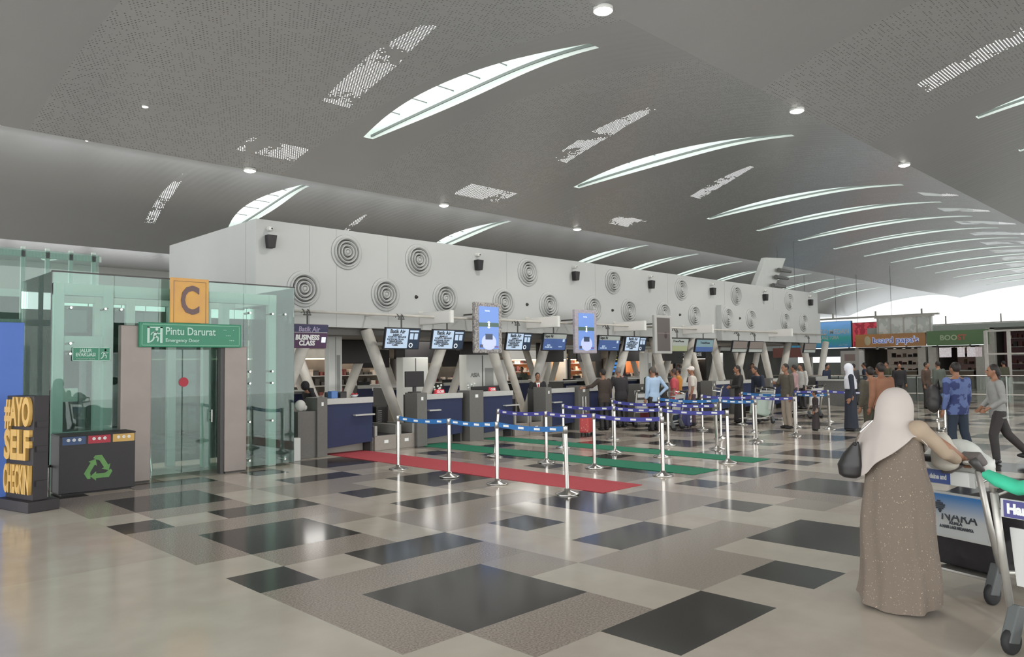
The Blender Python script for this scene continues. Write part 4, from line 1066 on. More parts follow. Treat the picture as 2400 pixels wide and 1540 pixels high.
person(17.9, 11.75, 115, 1.55, 'person in red polo shirt with cropped hair near the carts', F('red_polo', (196, 84, 92), noise=.1), mat('navy_trousers', (52, 66, 82), .8, noise=.1), sleeve='short', hair=mat('cropped_hair', (70, 54, 48), .7, noise=.2, scale=60), headturn=20, width=1.1)
person(18.7, 12.15, 130, 1.60, 'person in orange shirt between red polo and white cap', F('orange_shirt', (208, 142, 62), noise=.08), mat('navy_trousers', (0, 0, 0)), headturn=10)
person(18.25, 11.4, 120, 1.62, 'person in white shirt and white cap holding hands low', F('white_shirt', (206, 200, 190), noise=.08, bump=.1), mat('maroon_trousers', (84, 66, 74), .8), sleeve='short', hat=mat('white_cap', (222, 214, 208), .7), headturn=15)
person(19.8, 10.85, 140, 1.62, 'person in black dress facing left with folded hands', hairlong=True, dress=F('black_dress', (50, 48, 48), noise=.1), arms=dict(le=(.05, .13, .64), lh=(.15, .04, .62), re=(.05, -.13, .64), rh=(.16, -.03, .62)), lean=.04)
person(20.8, 10.62, 160, 1.58, 'person in navy jacket bending over the pale green case', F('navy_jacket', (44, 50, 66), noise=.1), DARK, lean=.45, arms=dict(le=(.1, .13, .58), lh=(.2, .1, .46), re=(.1, -.13, .58), rh=(.2, -.1, .46)))
person(18.75, 8.95, 150, 1.66, 'person in olive brown shirt and beige trousers behind the posts', F('olive_brown_shirt', (88, 82, 72), noise=.1), mat('beige_trousers', (158, 146, 132), .8, noise=.06), arms=dict(re=(.06, -.14, .66), rh=(.17, -.05, .70)), width=1.05)
person(19.0, 7.45, 120, 1.64, 'person in white headscarf and long dark navy dress', veil=F('white_veil', (224, 226, 234), noise=.04), dress=F('navy_dress', (48, 52, 64), noise=.08))
person(18.6, 8.15, 110, .98, 'small child with pale top and dark skirt beside the navy dress', F('child_pale_top', (170, 150, 138), noise=.2, scale=20), None, dress=F('child_dark_skirt', (64, 58, 58), noise=.1), hair=HAIR)
person(15.0, 5.3, 60, 1.66, 'person in rust brown shirt behind the large white headscarf', F('rust_brown_shirt', (148, 104, 80), noise=.15, scale=6), mat('dark_olive_trousers', (70, 68, 56), .8), skin=mat('skin_deep', (134, 88, 66), .55), width=1.05)
person(15.7, 5.75, 60, 1.58, 'person in dim olive clothes beside the rust brown shirt', F('dim_olive_cloth', (92, 86, 74), noise=.15), mat('dark_olive_trousers', (0, 0, 0)), far=True)
bat = person(14.78, 3.98, 62, 1.66, 'person in blue batik shirt walking away on the right', F('blue_batik', (54, 64, 108), col2=(96, 112, 158), scale=5, kind='patches'), mat('blue_black_trousers', (44, 54, 68), .8), width=1.2, arms=dict(le=(-.03, .17, .64), lh=(.02, .17, .50)), legs=dict(lk=(.03, .055, .28), la=(.0, .055, .045), rk=(-.02, -.055, .275), ra=(-.10, -.055, .05)))
t = thing('backpack', 'black backpack on the left shoulder of the batik shirted person', 'bag', (14.5, 4.27, .78)); g_ = MB(); g_.ell((0, 0, .25), (.11, .12, .25), 18, 12); g_.ell((-.07, 0, .16), (.07, .10, .14), 14, 10)
remeshed('sack', g_, .015, DARK, t); MB().tube([(0.03, .0, .44), (.10, -.05, .58), (.16, -.05, .40)], .018, 8).build('strap', BLACK, t)
person(14.45, 3.3, 118, 1.62, 'person in grey shirt striding left at the right side', F('pale_grey_shirt', (146, 146, 144), noise=.1), mat('charcoal_trousers', (56, 52, 52), .8), hairlong=True, lean=.04,
       arms=dict(le=(-.02, .14, .64), lh=(.10, .10, .56), re=(.03, -.13, .64), rh=(.13, -.06, .56)), legs=dict(lk=(.06, .04, .29), la=(.04, .04, .045), rk=(-.09, -.05, .29), ra=(-.27, -.07, .10)))
person(14.75, 13.95, -125, 1.5, 'seated airline agent in black suit and red tie behind the desk', F('black_suit', (42, 40, 42), noise=.1), DARK, tie=True, jacket=1, headturn=10, lean=.08, arms=dict(le=(.06, .14, .64), lh=(.16, .06, .60), re=(.06, -.14, .64), rh=(.16, -.06, .60)))
person(8.45, 14.55, 180, 1.42, 'person in black leaning low behind the first desk', F('black_top_low', (46, 44, 46), noise=.1), BLACK, veil=mat('black_veil', (40, 38, 40), .8), lean=.3, far=True)
# distant people
farc = [('dark grey', (66, 64, 66)), ('navy', (48, 54, 76)), ('olive', (84, 82, 66)), ('black', (44, 42, 44)), ('brown', (92, 74, 64)), ('grey green', (86, 92, 84)), ('pale pink', (170, 140, 140)), ('white', (190, 188, 184))]
farp = [(30.5, 11.8, 'near the far railing under the blue banner'), (32.8, 12.2, 'left of two by the far daylight windows'), (33.5, 11.6, 'by the far daylight windows, right one'), (31.0, 10.3, 'just left of the white veiled person, far off'), (29.5, 8.9, 'right of the white veiled person, far off'),
        (28.9, 8.3, 'second right of the white veiled person, far off'), (24.5, 14.0-2.6, 'past the woman in black, leaning on a cart'), (26.8, 13.0-.8, 'between the last slanted columns'), (30.0, 15.8, 'beside the last front V column'), (31.5, 13.3, 'below the last hanging screen'),
        (38.5, 8.5, 'at the cream puff stall counter'), (39.5, 6.9, 'behind the rust brown shirt at the stall'), (25.6, 21.0, 'beyond the island by the orange lit shop'), (24, 23.6, 'beyond the island near the warm shop window'), (21.5, 24.5, 'beyond the island left of the orange shop'), (33.0, 22.0, 'beyond the island by the dark shoe shop')]
for k, (x, y, lb) in enumerate(farp):
    n_, c_ = farc[k % 8]
    person(x, y, 60+50*(k % 5), 1.6+.03*(k % 3), 'distant person in %s clothes, %s' % (n_, lb), F('far_cloth_'+n_.replace(' ', '_'), c_, noise=.1), DARK, far=True, lean=.05*(k % 2))

# ---------------------------------------------------------------- the near woman
wm = thing('person', 'person in long white headscarf and patterned brown dress pushing luggage cart', 'person', (5.66, 1.93, 0), -17)
b = MB()
b.loft([(0, 0, .72, .13, .17), (0, 0, .85, .14, .18), (0, 0, .98, .115, .15), (0, 0, 1.12, .12, .165), (.01, 0, 1.22, .10, .17), (.01, 0, 1.28, .06, .07)], 24)
b.tube([(.01, 0, 1.24), (.03, 0, 1.36)], [.055, .05], 14); b.ell((.05, 0, 1.40), (.092, .072, .108), 18, 14); b.ell((.09, 0, 1.345), (.045, .045, .05), 12, 10); b.ell((.145, 0, 1.39), (.02, .014, .022), 8, 6)
AR = {1: [(.0, .17, 1.20), (.04, .25, 1.0), (.30, .18, .97)], -1: [(.02, -.17, 1.22), (.16, -.27, 1.10), (.40, -.22, 1.02)]}
for s in (1, -1):
    p = [Vector(q) for q in AR[s]]; b.tube(p, [.052, .043, .027], 12); b.ell(p[1], (.043,)*3, 10, 8); b.ell(p[0], (.055,)*3, 10, 8)
    d = (p[2]-p[1]).normalized(); nn = Vector((0, 1, 0))
    b.tube([p[2], p[2]+d*.04, p[2]+d*.085], [.026, .036, .036], 10, flat=.6)
    for k in range(4):
        q0 = p[2]+d*.08+nn*(k-1.5)*.019; ln = [.055, .068, .065, .05][k]
        b.tube([q0, q0+d*ln*.5, q0+d*ln*.7+Vector((0, 0, -.03)), q0+d*ln*.45+Vector((0, 0, -.05))], [.0098, .0092, .0085, .008], 6)
    q0 = p[2]+d*.03+nn*(-s*-.03); b.tube([q0, q0+d*.03+nn*.02*s, q0+d*.05+nn*.012*s+Vector((0, 0, -.03))], [.012, .011, .009], 6)
for s in (1, -1):
    b.tube([(0, s*.09, .80), (.01, s*.09, .44), (-.01, s*.09, .08)], [.088, .058, .036], 12); b.ell((.05, s*.09, .045), (.115, .042, .036), 12, 8)
remeshed('body', b, .009, SKIN, wm, 2)
for s in (1, -1):
    MB().ell((.05-(.05 if s > 0 else 0), s*.10, .045), (.125, .05, .042), 16, 8).build('shoe', mat('dark_sandal', (60, 54, 50), .6), wm, smooth=True)
DR = mat('speckled_brown_dress', (120, 108, 97), .9, col2=(196, 184, 166), scale=95, bump=.15, kind='spots')
d_ = MB()
n = 96; prof = [(.035, .205, .285, -.03), (.12, .20, .28, -.02), (.25, .195, .272, -.01), (.40, .19, .262, 0), (.55, .185, .255, 0), (.68, .18, .25, 0), (.80, .17, .24, 0), (.90, .155, .215, 0), (1.0, .14, .195, 0), (1.10, .135, .19, 0), (1.2, .12, .18, 0), (1.26, .09, .13, 0)]
vs = []; fs = []
for i, (z, rx, ry, ox) in enumerate(prof):
    amp = .085*(1-i/len(prof))+.008
    for k in range(n):
        a = 2*math.pi*k/n
        g = 1+amp*(.5*math.sin(5*a+1.6*z)+.45*math.sin(9*a+2+2.5*z)+.3*math.sin(14*a+z*4))
        zz = z-(.025*math.sin(a*2+1) if i == 0 else 0)
        vs.append((ox+rx*g*math.cos(a)+.02*math.sin(z*9)*(z < .9), ry*g*math.sin(a), zz))
for i in range(len(prof)-1):
    for k in range(n): fs.append((i*n+k, i*n+(k+1) % n, (i+1)*n+(k+1) % n, (i+1)*n+k))
fs.append(tuple((len(prof)-1)*n+k for k in range(n)))
d_.add(vs, fs); o = d_.build('long_dress', DR, wm, smooth=True); o.modifiers.new('s', 'SUBSURF').render_levels = 1
HSC = mat('white_headscarf', (190, 181, 175), .85, noise=.05, scale=4, bump=.1); CREAM = mat('cream_sleeve', (192, 187, 176), .85, noise=.08, scale=8, bump=.3)
for s in (1, -1):
    p = [Vector(q) for q in AR[s]]
    sl2 = MB(); w_ = .80 if s > 0 else .50
    sl2.tube([p[0]+Vector((0, -s*.01, .01)), p[0].lerp(p[1], .5)+Vector((0, s*.01, -.01)), p[1]+Vector((0, 0, -.03)), p[1].lerp(p[2], .75)+Vector((0, 0, -.035))], [.07, .10*w_, .10*w_, .07*w_], 16); sl2.ell(p[1]+Vector((0, 0, -.03)), (.10*w_,)*3, 12, 10); sl2.ell(p[0], (.075,)*3, 12, 10)
    remeshed('sleeve', sl2, .012, HSC if s > 0 else mat('tan_sleeve', (168, 150, 130), .85, noise=.08, scale=8, bump=.3), wm, 4)
# headscarf: hood then a cape falling to a point at the left back
hs = MB(); n = 96; vs = []; fs = []
ring = [(1.512, .012, .012, .035), (1.505, .05, .045, .03), (1.485, .082, .072, .028), (1.45, .108, .096, .025), (1.40, .126, .117, .02), (1.34, .129, .122, .013), (1.29, .126, .122, .004)]
TAB = [(1.29, .126, .122, .004), (1.25, .130, .140, -.004), (1.22, .140, .168, -.01), (1.18, .150, .205, -.014), (1.12, .162, .232, -.016), (1.02, .176, .245, -.018), (.86, .186, .246, -.02)]
def tab(z):
    for (a0, b0), (a1, b1) in zip([(q[0], q[1:]) for q in TAB], [(q[0], q[1:]) for q in TAB][1:]):
        if a1 <= z <= a0:
            t_ = (a0-z)/(a0-a1); return [b0[i]+(b1[i]-b0[i])*t_ for i in range(3)]
    return TAB[-1][1:]
def hemz(a):
    d1 = (a-math.radians(140)+math.pi) % (2*math.pi)-math.pi    # point of the cape behind her left side
    d2 = (a-math.radians(255)+math.pi) % (2*math.pi)-math.pi    # raised over the right shoulder
    return 1.05-.155*math.exp(-(d1/.60)**2)+.135*math.exp(-(d2/.75)**2)-.02*math.exp(-((a-math.pi)/.8)**2)
for i, (z, rx, ry, ox) in enumerate(ring):
    for k in range(n):
        a = 2*math.pi*k/n; vs.append((ox+rx*math.cos(a), ry*math.sin(a), z))
M_ = 12
for j in range(1, M_+1):
    for k in range(n):
        a = 2*math.pi*k/n; z = 1.29+(hemz(a)-1.29)*j/M_; rx, ry, ox = tab(z)
        g = 1+(j/M_)*(.022*math.sin(7*a+4)+.014*math.sin(12*a+1+j*.1))
        vs.append((ox+rx*g*math.cos(a), ry*g*math.sin(a), z))
tot = len(ring)+M_
for i in range(tot-1):
    for k in range(n): fs.append((i*n+k, i*n+(k+1) % n, (i+1)*n+(k+1) % n, (i+1)*n+k))
fs.append(tuple(range(n)))
hs.add(vs, fs); o = hs.build('headscarf', HSC, wm, smooth=True)
o.modifiers.new('t', 'SOLIDIFY').thickness = .006; o.modifiers.new('s', 'SUBSURF').render_levels = 1
# black shoulder bag
t = thing('shoulder_bag', 'black leather shoulder bag with chain strap hanging on her left side', 'bag', (5.56, 2.20, .87), -17)
g_ = MB(); g_.loft([(0, 0, 0, .035, .05), (0, 0, .02, .055, .085), (0, 0, .09, .055, .098), (0, -.02, .17, .04, .07), (0, -.06, .26, .015, .02)], 24)
remeshed('sack', g_, .01, mat('black_leather', (40, 38, 38), .4, noise=.1), t, 2)
MB().tube([(-.01, -.06, .24), (-.06, -.11, .29), (-.085, -.16, .34), (-.03, -.22, .42)], .007, 8).build('chain_strap', CHROME, t)
MB().ell((-.03, -.07, .245), (.012, .012, .012), 10, 8).build('clasp', BLACK, t, smooth=True)

# ================================================================ LUGGAGE TROLLEYS
ALU = mat('trolley_aluminium', (186, 184, 178), .4, .55, noise=.08)
SKYA = None
def ad_gradient():
    m = bpy.data.materials.new('sky_advert_print'); m.use_nodes = True; nt = m.node_tree; p = nt.nodes['Principled BSDF']; p.inputs['Roughness'].default_value = .35
    tc = nt.nodes.new('ShaderNodeTexCoord'); sp = nt.nodes.new('ShaderNodeSeparateXYZ'); nt.links.new(tc.outputs['Generated'], sp.inputs[0])
    r = nt.nodes.new('ShaderNodeValToRGB'); e = r.color_ramp.elements
    e[0].position = .42; e[0].color = rgb((206, 210, 210)); e[1].position = .95; e[1].color = rgb((72, 130, 192))
    nt.links.new(sp.outputs[2], r.inputs[0]); nt.links.new(r.outputs[0], p.inputs['Base Color']); return m
SKYA = ad_gradient()
def trolley(x, y, rz, label, near=False, advert=None, tray=None):
    t = thing('luggage_trolley', label, 'trolley', (x, y, 0), rz, group='aluminium airport luggage trolleys')
    for s in (-1, 1):
        MB().tube([(.12, s*.30, .22), (.04, s*.285, .55), (-.04, s*.27, .93)], .021, 10).build('side_post', ALU, t, smooth=True)
        MB().tube([(.12, s*.30, .22), (.45, s*.24, .16), (.86, s*.12, .14)], .018, 8).build('base_rail', ALU, t, smooth=True)
        wh = MB(); wh.lathe([(0, -.02), (.065, -.022), (.075, -.012), (.075, .012), (.065, .022), (0, .02)], 0, 0, 0, n=20, axis='y')
        o = wh.build('wheel', RUBBER, t, smooth=True, loc=(.06, s*.27, .075))
        MB().prism([(.0, .08), (.09, .06), (.17, .26), (.10, .28)], s*.27-.032, s*.27+.032).build('wheel_fork', mat('fork_grey', (88, 92, 92), .5), t, bevel=.008)
    MB().tube([(-.05, -.27, .95), (-.08, -.25, .985), (-.08, .25, .985), (-.05, .27, .95)], .02, 10).build('handle_bar', ALU, t, smooth=True)
    MB().tube([(-.02, -.285, .93), (-.09, -.285, .985), (-.10, -.27, 1.01)], [.022, .028, .03], 12).build('hand_grip', DGREY, t, smooth=True)
    MB().tube([(-.08, -.20, .985), (-.08, .20, .985)], .027, 12).build('brake_bar', BLACK, t, smooth=True)
    wt = MB()
    for a, b_ in (((-.02, -.26, .84), (.22, -.22, .86)), ((-.02, .26, .84), (.22, .22, .86)), ((.22, -.22, .86), (.22, .22, .86)), ((-.02, -.26, .92), (.22, -.22, .98)), ((-.02, .26, .92), (.22, .22, .98)), ((.22, -.22, .98), (.22, .22, .98)), ((.22, .22, .86), (.22, .22, .98)), ((.22, -.22, .86), (.22, -.22, .98))): wt.tube([a, b_], .008, 6)
    for k in range(7): wt.tube([(-.02, -.22+.073*k, .84), (.22, -.19+.063*k, .86)], .004, 5)
    wt.build('top_basket', CHROME, t)
    MB().box(-.035, -.015, -.24, .24, .80, .905).build('tray_plate', mat('plate_white', (205, 206, 204), .4), t, bevel=.004)
    MB().box(.12, .86, -.2, .2, .135, .155).build('platform', ALU, t, bevel=.005)
    MB().prism([(.10, .39), (.12, .39), (.075, .73), (.055, .73)], -.25, .25).build('advert_frame', mat('plate_white', (0, 0, 0)), t, bevel=.004)
    MB().tube([(.86, -.12, .14), (.90, -.1, .08), (.90, .1, .08), (.86, .12, .14)], .018, 8).build('front_bumper', BLACK, t)
    MB().lathe([(0, -.018), (.05, -.018), (.055, 0), (.05, .018), (0, .018)], n=16, axis='y').build('wheel', RUBBER, t, smooth=True, loc=(.84, 0, .055))
    return t
def on_plate(t, s_, size, yy, zz, m_, xx, wd, tilt=0, nm='lettering', bold=.002):
    o = text(nm, s_, size, (0, 0, 0), m_, t, depth=.001, bold=bold, width=wd)
    o.rotation_euler = (math.radians(90-tilt), 0, math.radians(-90)); o.location = (xx, yy, zz); return o
BLK = mat('blue_plate_print', (74, 96, 160), .4); PUR = mat('violet_plate_print', (76, 74, 136), .4)
t1 = trolley(6.155, 1.755, -19, 'near luggage trolley with sky blue advert panel beside the brown dress')
MB().box(-.0395, -.035, -.06, .23, .805, .90).build('blue_label', BLK, t1); MB().box(-.0395, -.035, -.20, -.065, .805, .90).build('white_label', TXTW, t1)
on_plate(t1, 'daine and', .05, .03, .852, TXTW, -.0405, .13)
MB().prism([(.0945, .41), (.098, .41), (.0545, .715), (.051, .715)], -.235, .235).build('advert_print', SKYA, t1)
TB = mat('advert_dark_print', (54, 60, 68), .5)
on_plate(t1, 'NARA', .10, -.04, .555, TB, .071, .27, 8, bold=.001); on_plate(t1, 'KUALA', .03, -.01, .508, TB, .078, .10, 8)
on_plate(t1, 'A NARI LAGI MEDANNYA', .028, -.01, .475, TB, .0825, .26, 8, nm='small_lettering')
q = MB()
for k, (r, z) in enumerate([(.012, .66), (.03, .645), (.045, .632), (.04, .618), (.028, .605), (.012, .592)]): q.box(.052-(z-.66)*.14, .060-(z-.66)*.14, .10-r, .10+r, z-.005, z+.005)
q.tube([(.066, .10, .60), (.069, .10, .575)], .008, 6); q.build('tower_emblem', TB, t1)
t2 = trolley(5.03, .93, -19, 'luggage trolley cut by the right edge with violet name plate')
MB().box(-.0395, -.035, -.10, .22, .805, .90).build('violet_label', PUR, t2); on_plate(t2, 'Harum', .075, .10, .852, TXTW, -.041, .20, bold=.004)
t3 = trolley(16.9, 12.0, 60, 'empty trolley left of the light blue shirt'); t4 = trolley(16.75, 11.2-.35, 100, 'trolley right behind the light blue shirt near red polo'); t5 = trolley(20.4, 11.8, 120, 'distant trolley left of the person in black dress'); t6 = trolley(20.15, 10.2, 160, 'distant trolley carrying the pale green case'); t7 = trolley(22.5, 9.8, 80, 'far trolley past the olive brown shirt')

def suitcase(x, y, z, w_, d, h, rz, m_, label, handle=True, dark=False, wheels=True, ry=0):
    t = thing('suitcase', label, 'suitcase', (x, y, z), rz); t.rotation_euler.y = math.radians(ry)
    MB().box(-w_/2, w_/2, -d/2, d/2, .05, h).build('shell', m_, t, bevel=.04)
    rb = MB()
    for k in (-.3, -.1, .1, .3): rb.box(k*w_-.008, k*w_+.008, -d/2-.006, -d/2+.004, .10, h-.06)
    rb.build('ribs', m_, t)
    if handle:
        MB().tube([(-.10, .04, h-.03), (-.10, .04, h+.42), (.10, .04, h+.42), (.10, .04, h-.03)], .009, 8).build('telescopic_handle', CHROME, t)
    MB().tube([(-.07, 0, h), (-.06, 0, h+.025), (.06, 0, h+.025), (.07, 0, h)], .010, 8).build('carry_handle', BLACK, t)
    if wheels:
        for a in (-1, 1):
            for b_ in (-1, 1): MB().ell((a*(w_/2-.05), b_*(d/2-.04), .025), (.022, .022, .025), 10, 8).build('wheel', RUBBER, t, smooth=True)
    return t
suitcase(14.35, 11.95, 0, .36, .24, .50, 20, mat('red_patterned_shell', (196, 78, 78), .5, col2=(226, 190, 170), scale=24, kind='spots'), 'red patterned trolley case with raised handle by the posts')
suitcase(17.5, 11.17, 0, .42, .28, .58, 20, mat('blue_violet_shell', (62, 62, 110), .45, noise=.1), 'dark blue case with white stickers below the red polo', False)
st = [o for o in bpy.data.objects if o.get('label', '').startswith('dark blue case')][0]
q = MB()
for k in range(4): q.box(-.08, .10, -.147, -.141, .44-.10*k, .51-.10*k)
q.build('white_stickers', TXTW, st)
suitcase(19.85, 10.3, .17, .50, .30, .60, 160, mat('mint_shell', (176, 192, 180), .4, noise=.05), 'pale mint green case tilted on the distant trolley', False, wheels=False, ry=-14)
suitcase(17.35, 12.2, .16, .55, .35, .34, 60, mat('maroon_shell', (130, 52, 54), .5, noise=.1), 'dark red case lying on the trolley by the blue shirt', False, wheels=False)
suitcase(20.2, 12.2, .16, .5, .35, .5, 30, DARK, 'black case on the trolley left of the black dress', False, wheels=False)
def softbag(x, y, z, r, m_, label, rz=0, name='travel_bag', extra=()):
    t = thing(name, label, 'bag', (x, y, z), rz); g_ = MB(); g_.ell((0, 0, r[2]), r, 20, 14)
    for c, rr in extra: g_.ell(c, rr, 16, 10)
    remeshed('sack', g_, .014, m_, t, 3); MB().tube([(-r[0]*.5, 0, r[2]*1.9), (-r[0]*.3, 0, r[2]*2.15), (r[0]*.3, 0, r[2]*2.15), (r[0]*.5, 0, r[2]*1.9)], .01, 8).build('carry_handle', BLACK, t); return t
BLKB = mat('black_nylon', (42, 39, 42), .7, noise=.15, scale=12, bump=.3)
# big black bag lying on the near trolley and poking out to the right
bag = thing('travel_bag', 'big black nylon bag lying across the near trolley platform', 'bag', (6.155, 1.755, .157), -19)
g_ = MB(); g_.box(.16, .88, -.24, .22, .02, .24); g_.box(.34, .92, -.34, .20, .10, .50); g_.ell((.62, -.20, .42), (.26, .20, .18)); g_.ell((.5, 0, .10), (.36, .28, .13))
remeshed('sack', g_, .02, BLKB, bag, 6)
MB().tube([(.34, -.16, .0), (.30, -.18, .03), (.36, -.22, .05)], .007, 6).build('zip_pull', CHROME, bag)
MB().tube([(.60, -.36, .20), (.72, -.37, .34), (.80, -.36, .42)], .011, 8).build('metal_edge', CHROME, bag)
# white plastic bag with neck pillow on near trolley basket
PLAST = mat('white_plastic_bag', (206, 208, 202), .45, noise=.05, bump=.5, scale=9)
t = thing('plastic_bag', 'crumpled white plastic bag resting in the near trolley basket', 'bag', (6.155, 1.755, .875), -19); g_ = MB(); g_.ell((.10, -.05, .12), (.12, .17, .13)); g_.ell((.12, -.18, .07), (.10, .10, .09)); g_.ell((.1, .1, .10), (.09, .12, .10))
remeshed('sack', g_, .014, PLAST, t, 3)
t = thing('cream_pouch', 'rounded cream cloth bag standing left of the white plastic bag', 'bag', (5.97, 1.70, .925), -19); g_ = MB(); g_.ell((0, 0, .10), (.075, .10, .11)); g_.ell((.0, .02, .17), (.065, .075, .095)); g_.ell((0, .0, .05), (.07, .10, .055))
remeshed('sack', g_, .012, CREAM, t, 4)
t = thing('neck_pillow', 'dark grey curved neck pillow draped over the near trolley handle', 'pillow', (6.155, 1.755, .93), -19)
g_ = MB(); g_.tube([(-.06, -.02, -.03), (-.07, -.08, -.015), (-.07, -.14, .03), (-.06, -.20, .09), (-.04, -.27, .09), (0, -.29, .04)], [.018, .028, .034, .04, .045, .03], 14)
remeshed('cushion', g_, .009, mat('pillow_grey', (104, 98, 96), .8, noise=.1), t, 2)
t = thing('green_cloth', 'bright mint green cloth bundled on the right edge trolley', 'cloth', (5.03, .93, .99), -19); g_ = MB()
g_.tube([(-.06, .30, .05), (-.07, .22, .02), (-.06, .12, -.01), (-.05, 0, .02), (.0, -.15, .04)], [.04, .055, .06, .065, .05], 12, flat=.7); g_.ell((.10, -.05, .06), (.08, .12, .05))
remeshed('bundle', g_, .012, mat('mint_cloth', (64, 196, 156), .8, noise=.1, scale=10, bump=.3), t, 3)
t = thing('travel_bag', 'dark rounded bag behind the mint green cloth', 'bag', (5.03, .93, .9), -19); g_ = MB(); g_.ell((.18, .02, .08), (.10, .17, .10)); remeshed('sack', g_, .014, DARK, t, 3)
box_thing('carton', 17.0, 17.3, 11.85, 12.1, .51, .66, mat('carton_pale', (170, 150, 120), .7), 'small carton on top of the dark red case', 'box')

# ================================================================ SHOPS AND FAR SCENERY
def shopsign(name, y0, y1, z0, z1, x, m_, label):
    t = thing(name, label, 'sign', (x, (y0+y1)/2, z0)); a = abs(y1-y0)/2
    MB().box(-.12, .12, -a, a, 0, z1-z0).build('board', m_, t, bevel=.01); return t, a, z1-z0
BP = mat('orange_brown_board', (178, 136, 96), .5, col2=(206, 146, 92), scale=.8)
SX = 50
s1 = SX/60.0
t, a, h = shopsign('shop_sign', 22.9*s1, 18.0*s1, 2.55, 3.36, SX-.1, BP, 'orange brown cream puff shop sign with blue letters and pale egg emblem')
text('lettering', "beard papa's", .5, (-.135, -.35, h*.5), mat('blue_outlined_letters', (200, 210, 240), .4, emit=.3), t, 'x', bold=.03, width=2.7, depth=.01); text('letter_core', "beard papa's", .5, (-.15, -.35, h*.5), mat('blue_core', (74, 84, 160), .4), t, 'x', bold=-.002, width=2.62, depth=.01)
MB().ell((-.13, 1.3, h*.5), (.02, .2, .3), 16, 12).build('egg_emblem', mat('egg_cream', (210, 196, 160), .5), t, smooth=True)
t, a, h = shopsign('shop_sign', 17.9*s1, 14.05*s1, 2.56, 3.42, SX-.1, mat('green_board', (112, 142, 102), .5, noise=.1, scale=1), 'dull green drinks shop sign with faint letters')
text('lettering', 'BOO', .42, (-.13, .42, h*.5), mat('pale_green_letters', (190, 206, 170), .4), t, 'x', bold=.01, depth=.01); text('red_lettering', 'ST', .42, (-.13, -.28, h*.5), mat('coral_letters', (214, 110, 96), .4), t, 'x', bold=.01, depth=.01)
def shop(y0, y1, z1, label, backc, x=SX, name='market_stall', depth=5, shelves=3, lit=0, items=None, counter=True, colm=None):
    t = thing(name, label, 'shop', (x, (y0+y1)/2, 0)); a = abs(y1-y0)/2
    MB().box(depth-.1, depth, -a, a, 0, z1).build('back_wall', mat('shop_back_'+backc[0], backc[1], .6, noise=.2, scale=1.2, emit=lit), t)  # wall given a glow of its own to brighten the stall interior
    for s in (-1, 1):
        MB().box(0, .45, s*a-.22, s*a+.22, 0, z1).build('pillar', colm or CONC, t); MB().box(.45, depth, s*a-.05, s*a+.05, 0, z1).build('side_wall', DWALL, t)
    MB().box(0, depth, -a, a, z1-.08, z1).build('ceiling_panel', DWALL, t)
    if counter:
        MB().box(.6, 1.2, -a+.5, a-.5, 0, 1.02).build('counter', mat('shop_counter', (120, 106, 92), .5, noise=.2), t); MB().box(.5, 1.3, -a+.45, a-.45, 1.02, 1.08).build('counter_top', TOPG, t)
    sh_ = MB(); it = MB(); random.seed(int(abs(y0*10)))
    for k in range(shelves):
        z = .9+.5*k; sh_.box(depth-.55, depth-.1, -a+.4, a-.4, z, z+.03)
        yy = -a+.45
        while yy < a-.5:
            hh = random.uniform(.1, .3); wq = random.uniform(.08, .2); it.box(depth-.5, depth-.2, yy, yy+wq, z+.03, z+.03+hh, random.randrange(3)); yy += wq+random.uniform(.03, .2)
    if shelves:
        sh_.build('shelf', TOPG, t); o = it.build('shelf_goods', items or [mat('goods_a', (176, 150, 130), .6), mat('goods_b', (110, 60, 56), .6), mat('goods_c', (60, 58, 56), .6)], t); o['kind'] = 'stuff'
    lp = MB()
    for k in range(5): lp.lathe([(0, 0), (.09, 0)], 1.0, -a+.8+k*(2*a-1.6)/4, z1-.09, n=12)
    lp.build('downlight', mat('shop_lamp', (255, 246, 230), .4, emit=6), t)
    return t
shop(22.8*s1, 18.35*s1, 2.54, 'cream puff stall below the orange brown sign', ('beige', (176, 164, 150)), lit=.22)
sp_ = shop(17.65*s1, 14.65*s1, 2.54, 'drinks stall below the dull green sign with lit menu boards', ('mauve', (120, 98, 90)), lit=.18)
for k, (yy, w_) in enumerate(((.55, .62), (-.28, .36), (-.98, .75))): MB().box(.0, .05, yy-w_/2-.02, yy+w_/2, 1.85, 2.42).build('menu_board', mat('menu_lit', (226, 220, 222), .4, emit=.45, col2=(200, 190, 195), scale=12), sp_)
shop(14.0*s1, 10.2*s1, 3.5, 'dark snack shop at the right with red goods', ('maroon', (92, 62, 66)), lit=.10, depth=3, shelves=5)
MB().box(SX+.5, SX+.8, 9.6, 18.6, 3.3, 3.78).build('trim_7', mat('glass_upstand', (172, 178, 170), .4, noise=.1))['kind'] = 'structure'
t = thing('steel_frame_tower', 'grey glazed steel frame at the far right edge', 'frame', (40, 8.6, 0))
for yy in (-.9, 0, .9, -2.0): MB().box(-.1, .1, yy-.06, yy+.06, 0, 3.0).build('post', CONC, t)
for z in (.6, 1.9, 2.95): MB().box(-.08, .08, -2.0, .9, z, z+.08).build('cross_beam', CONC, t)
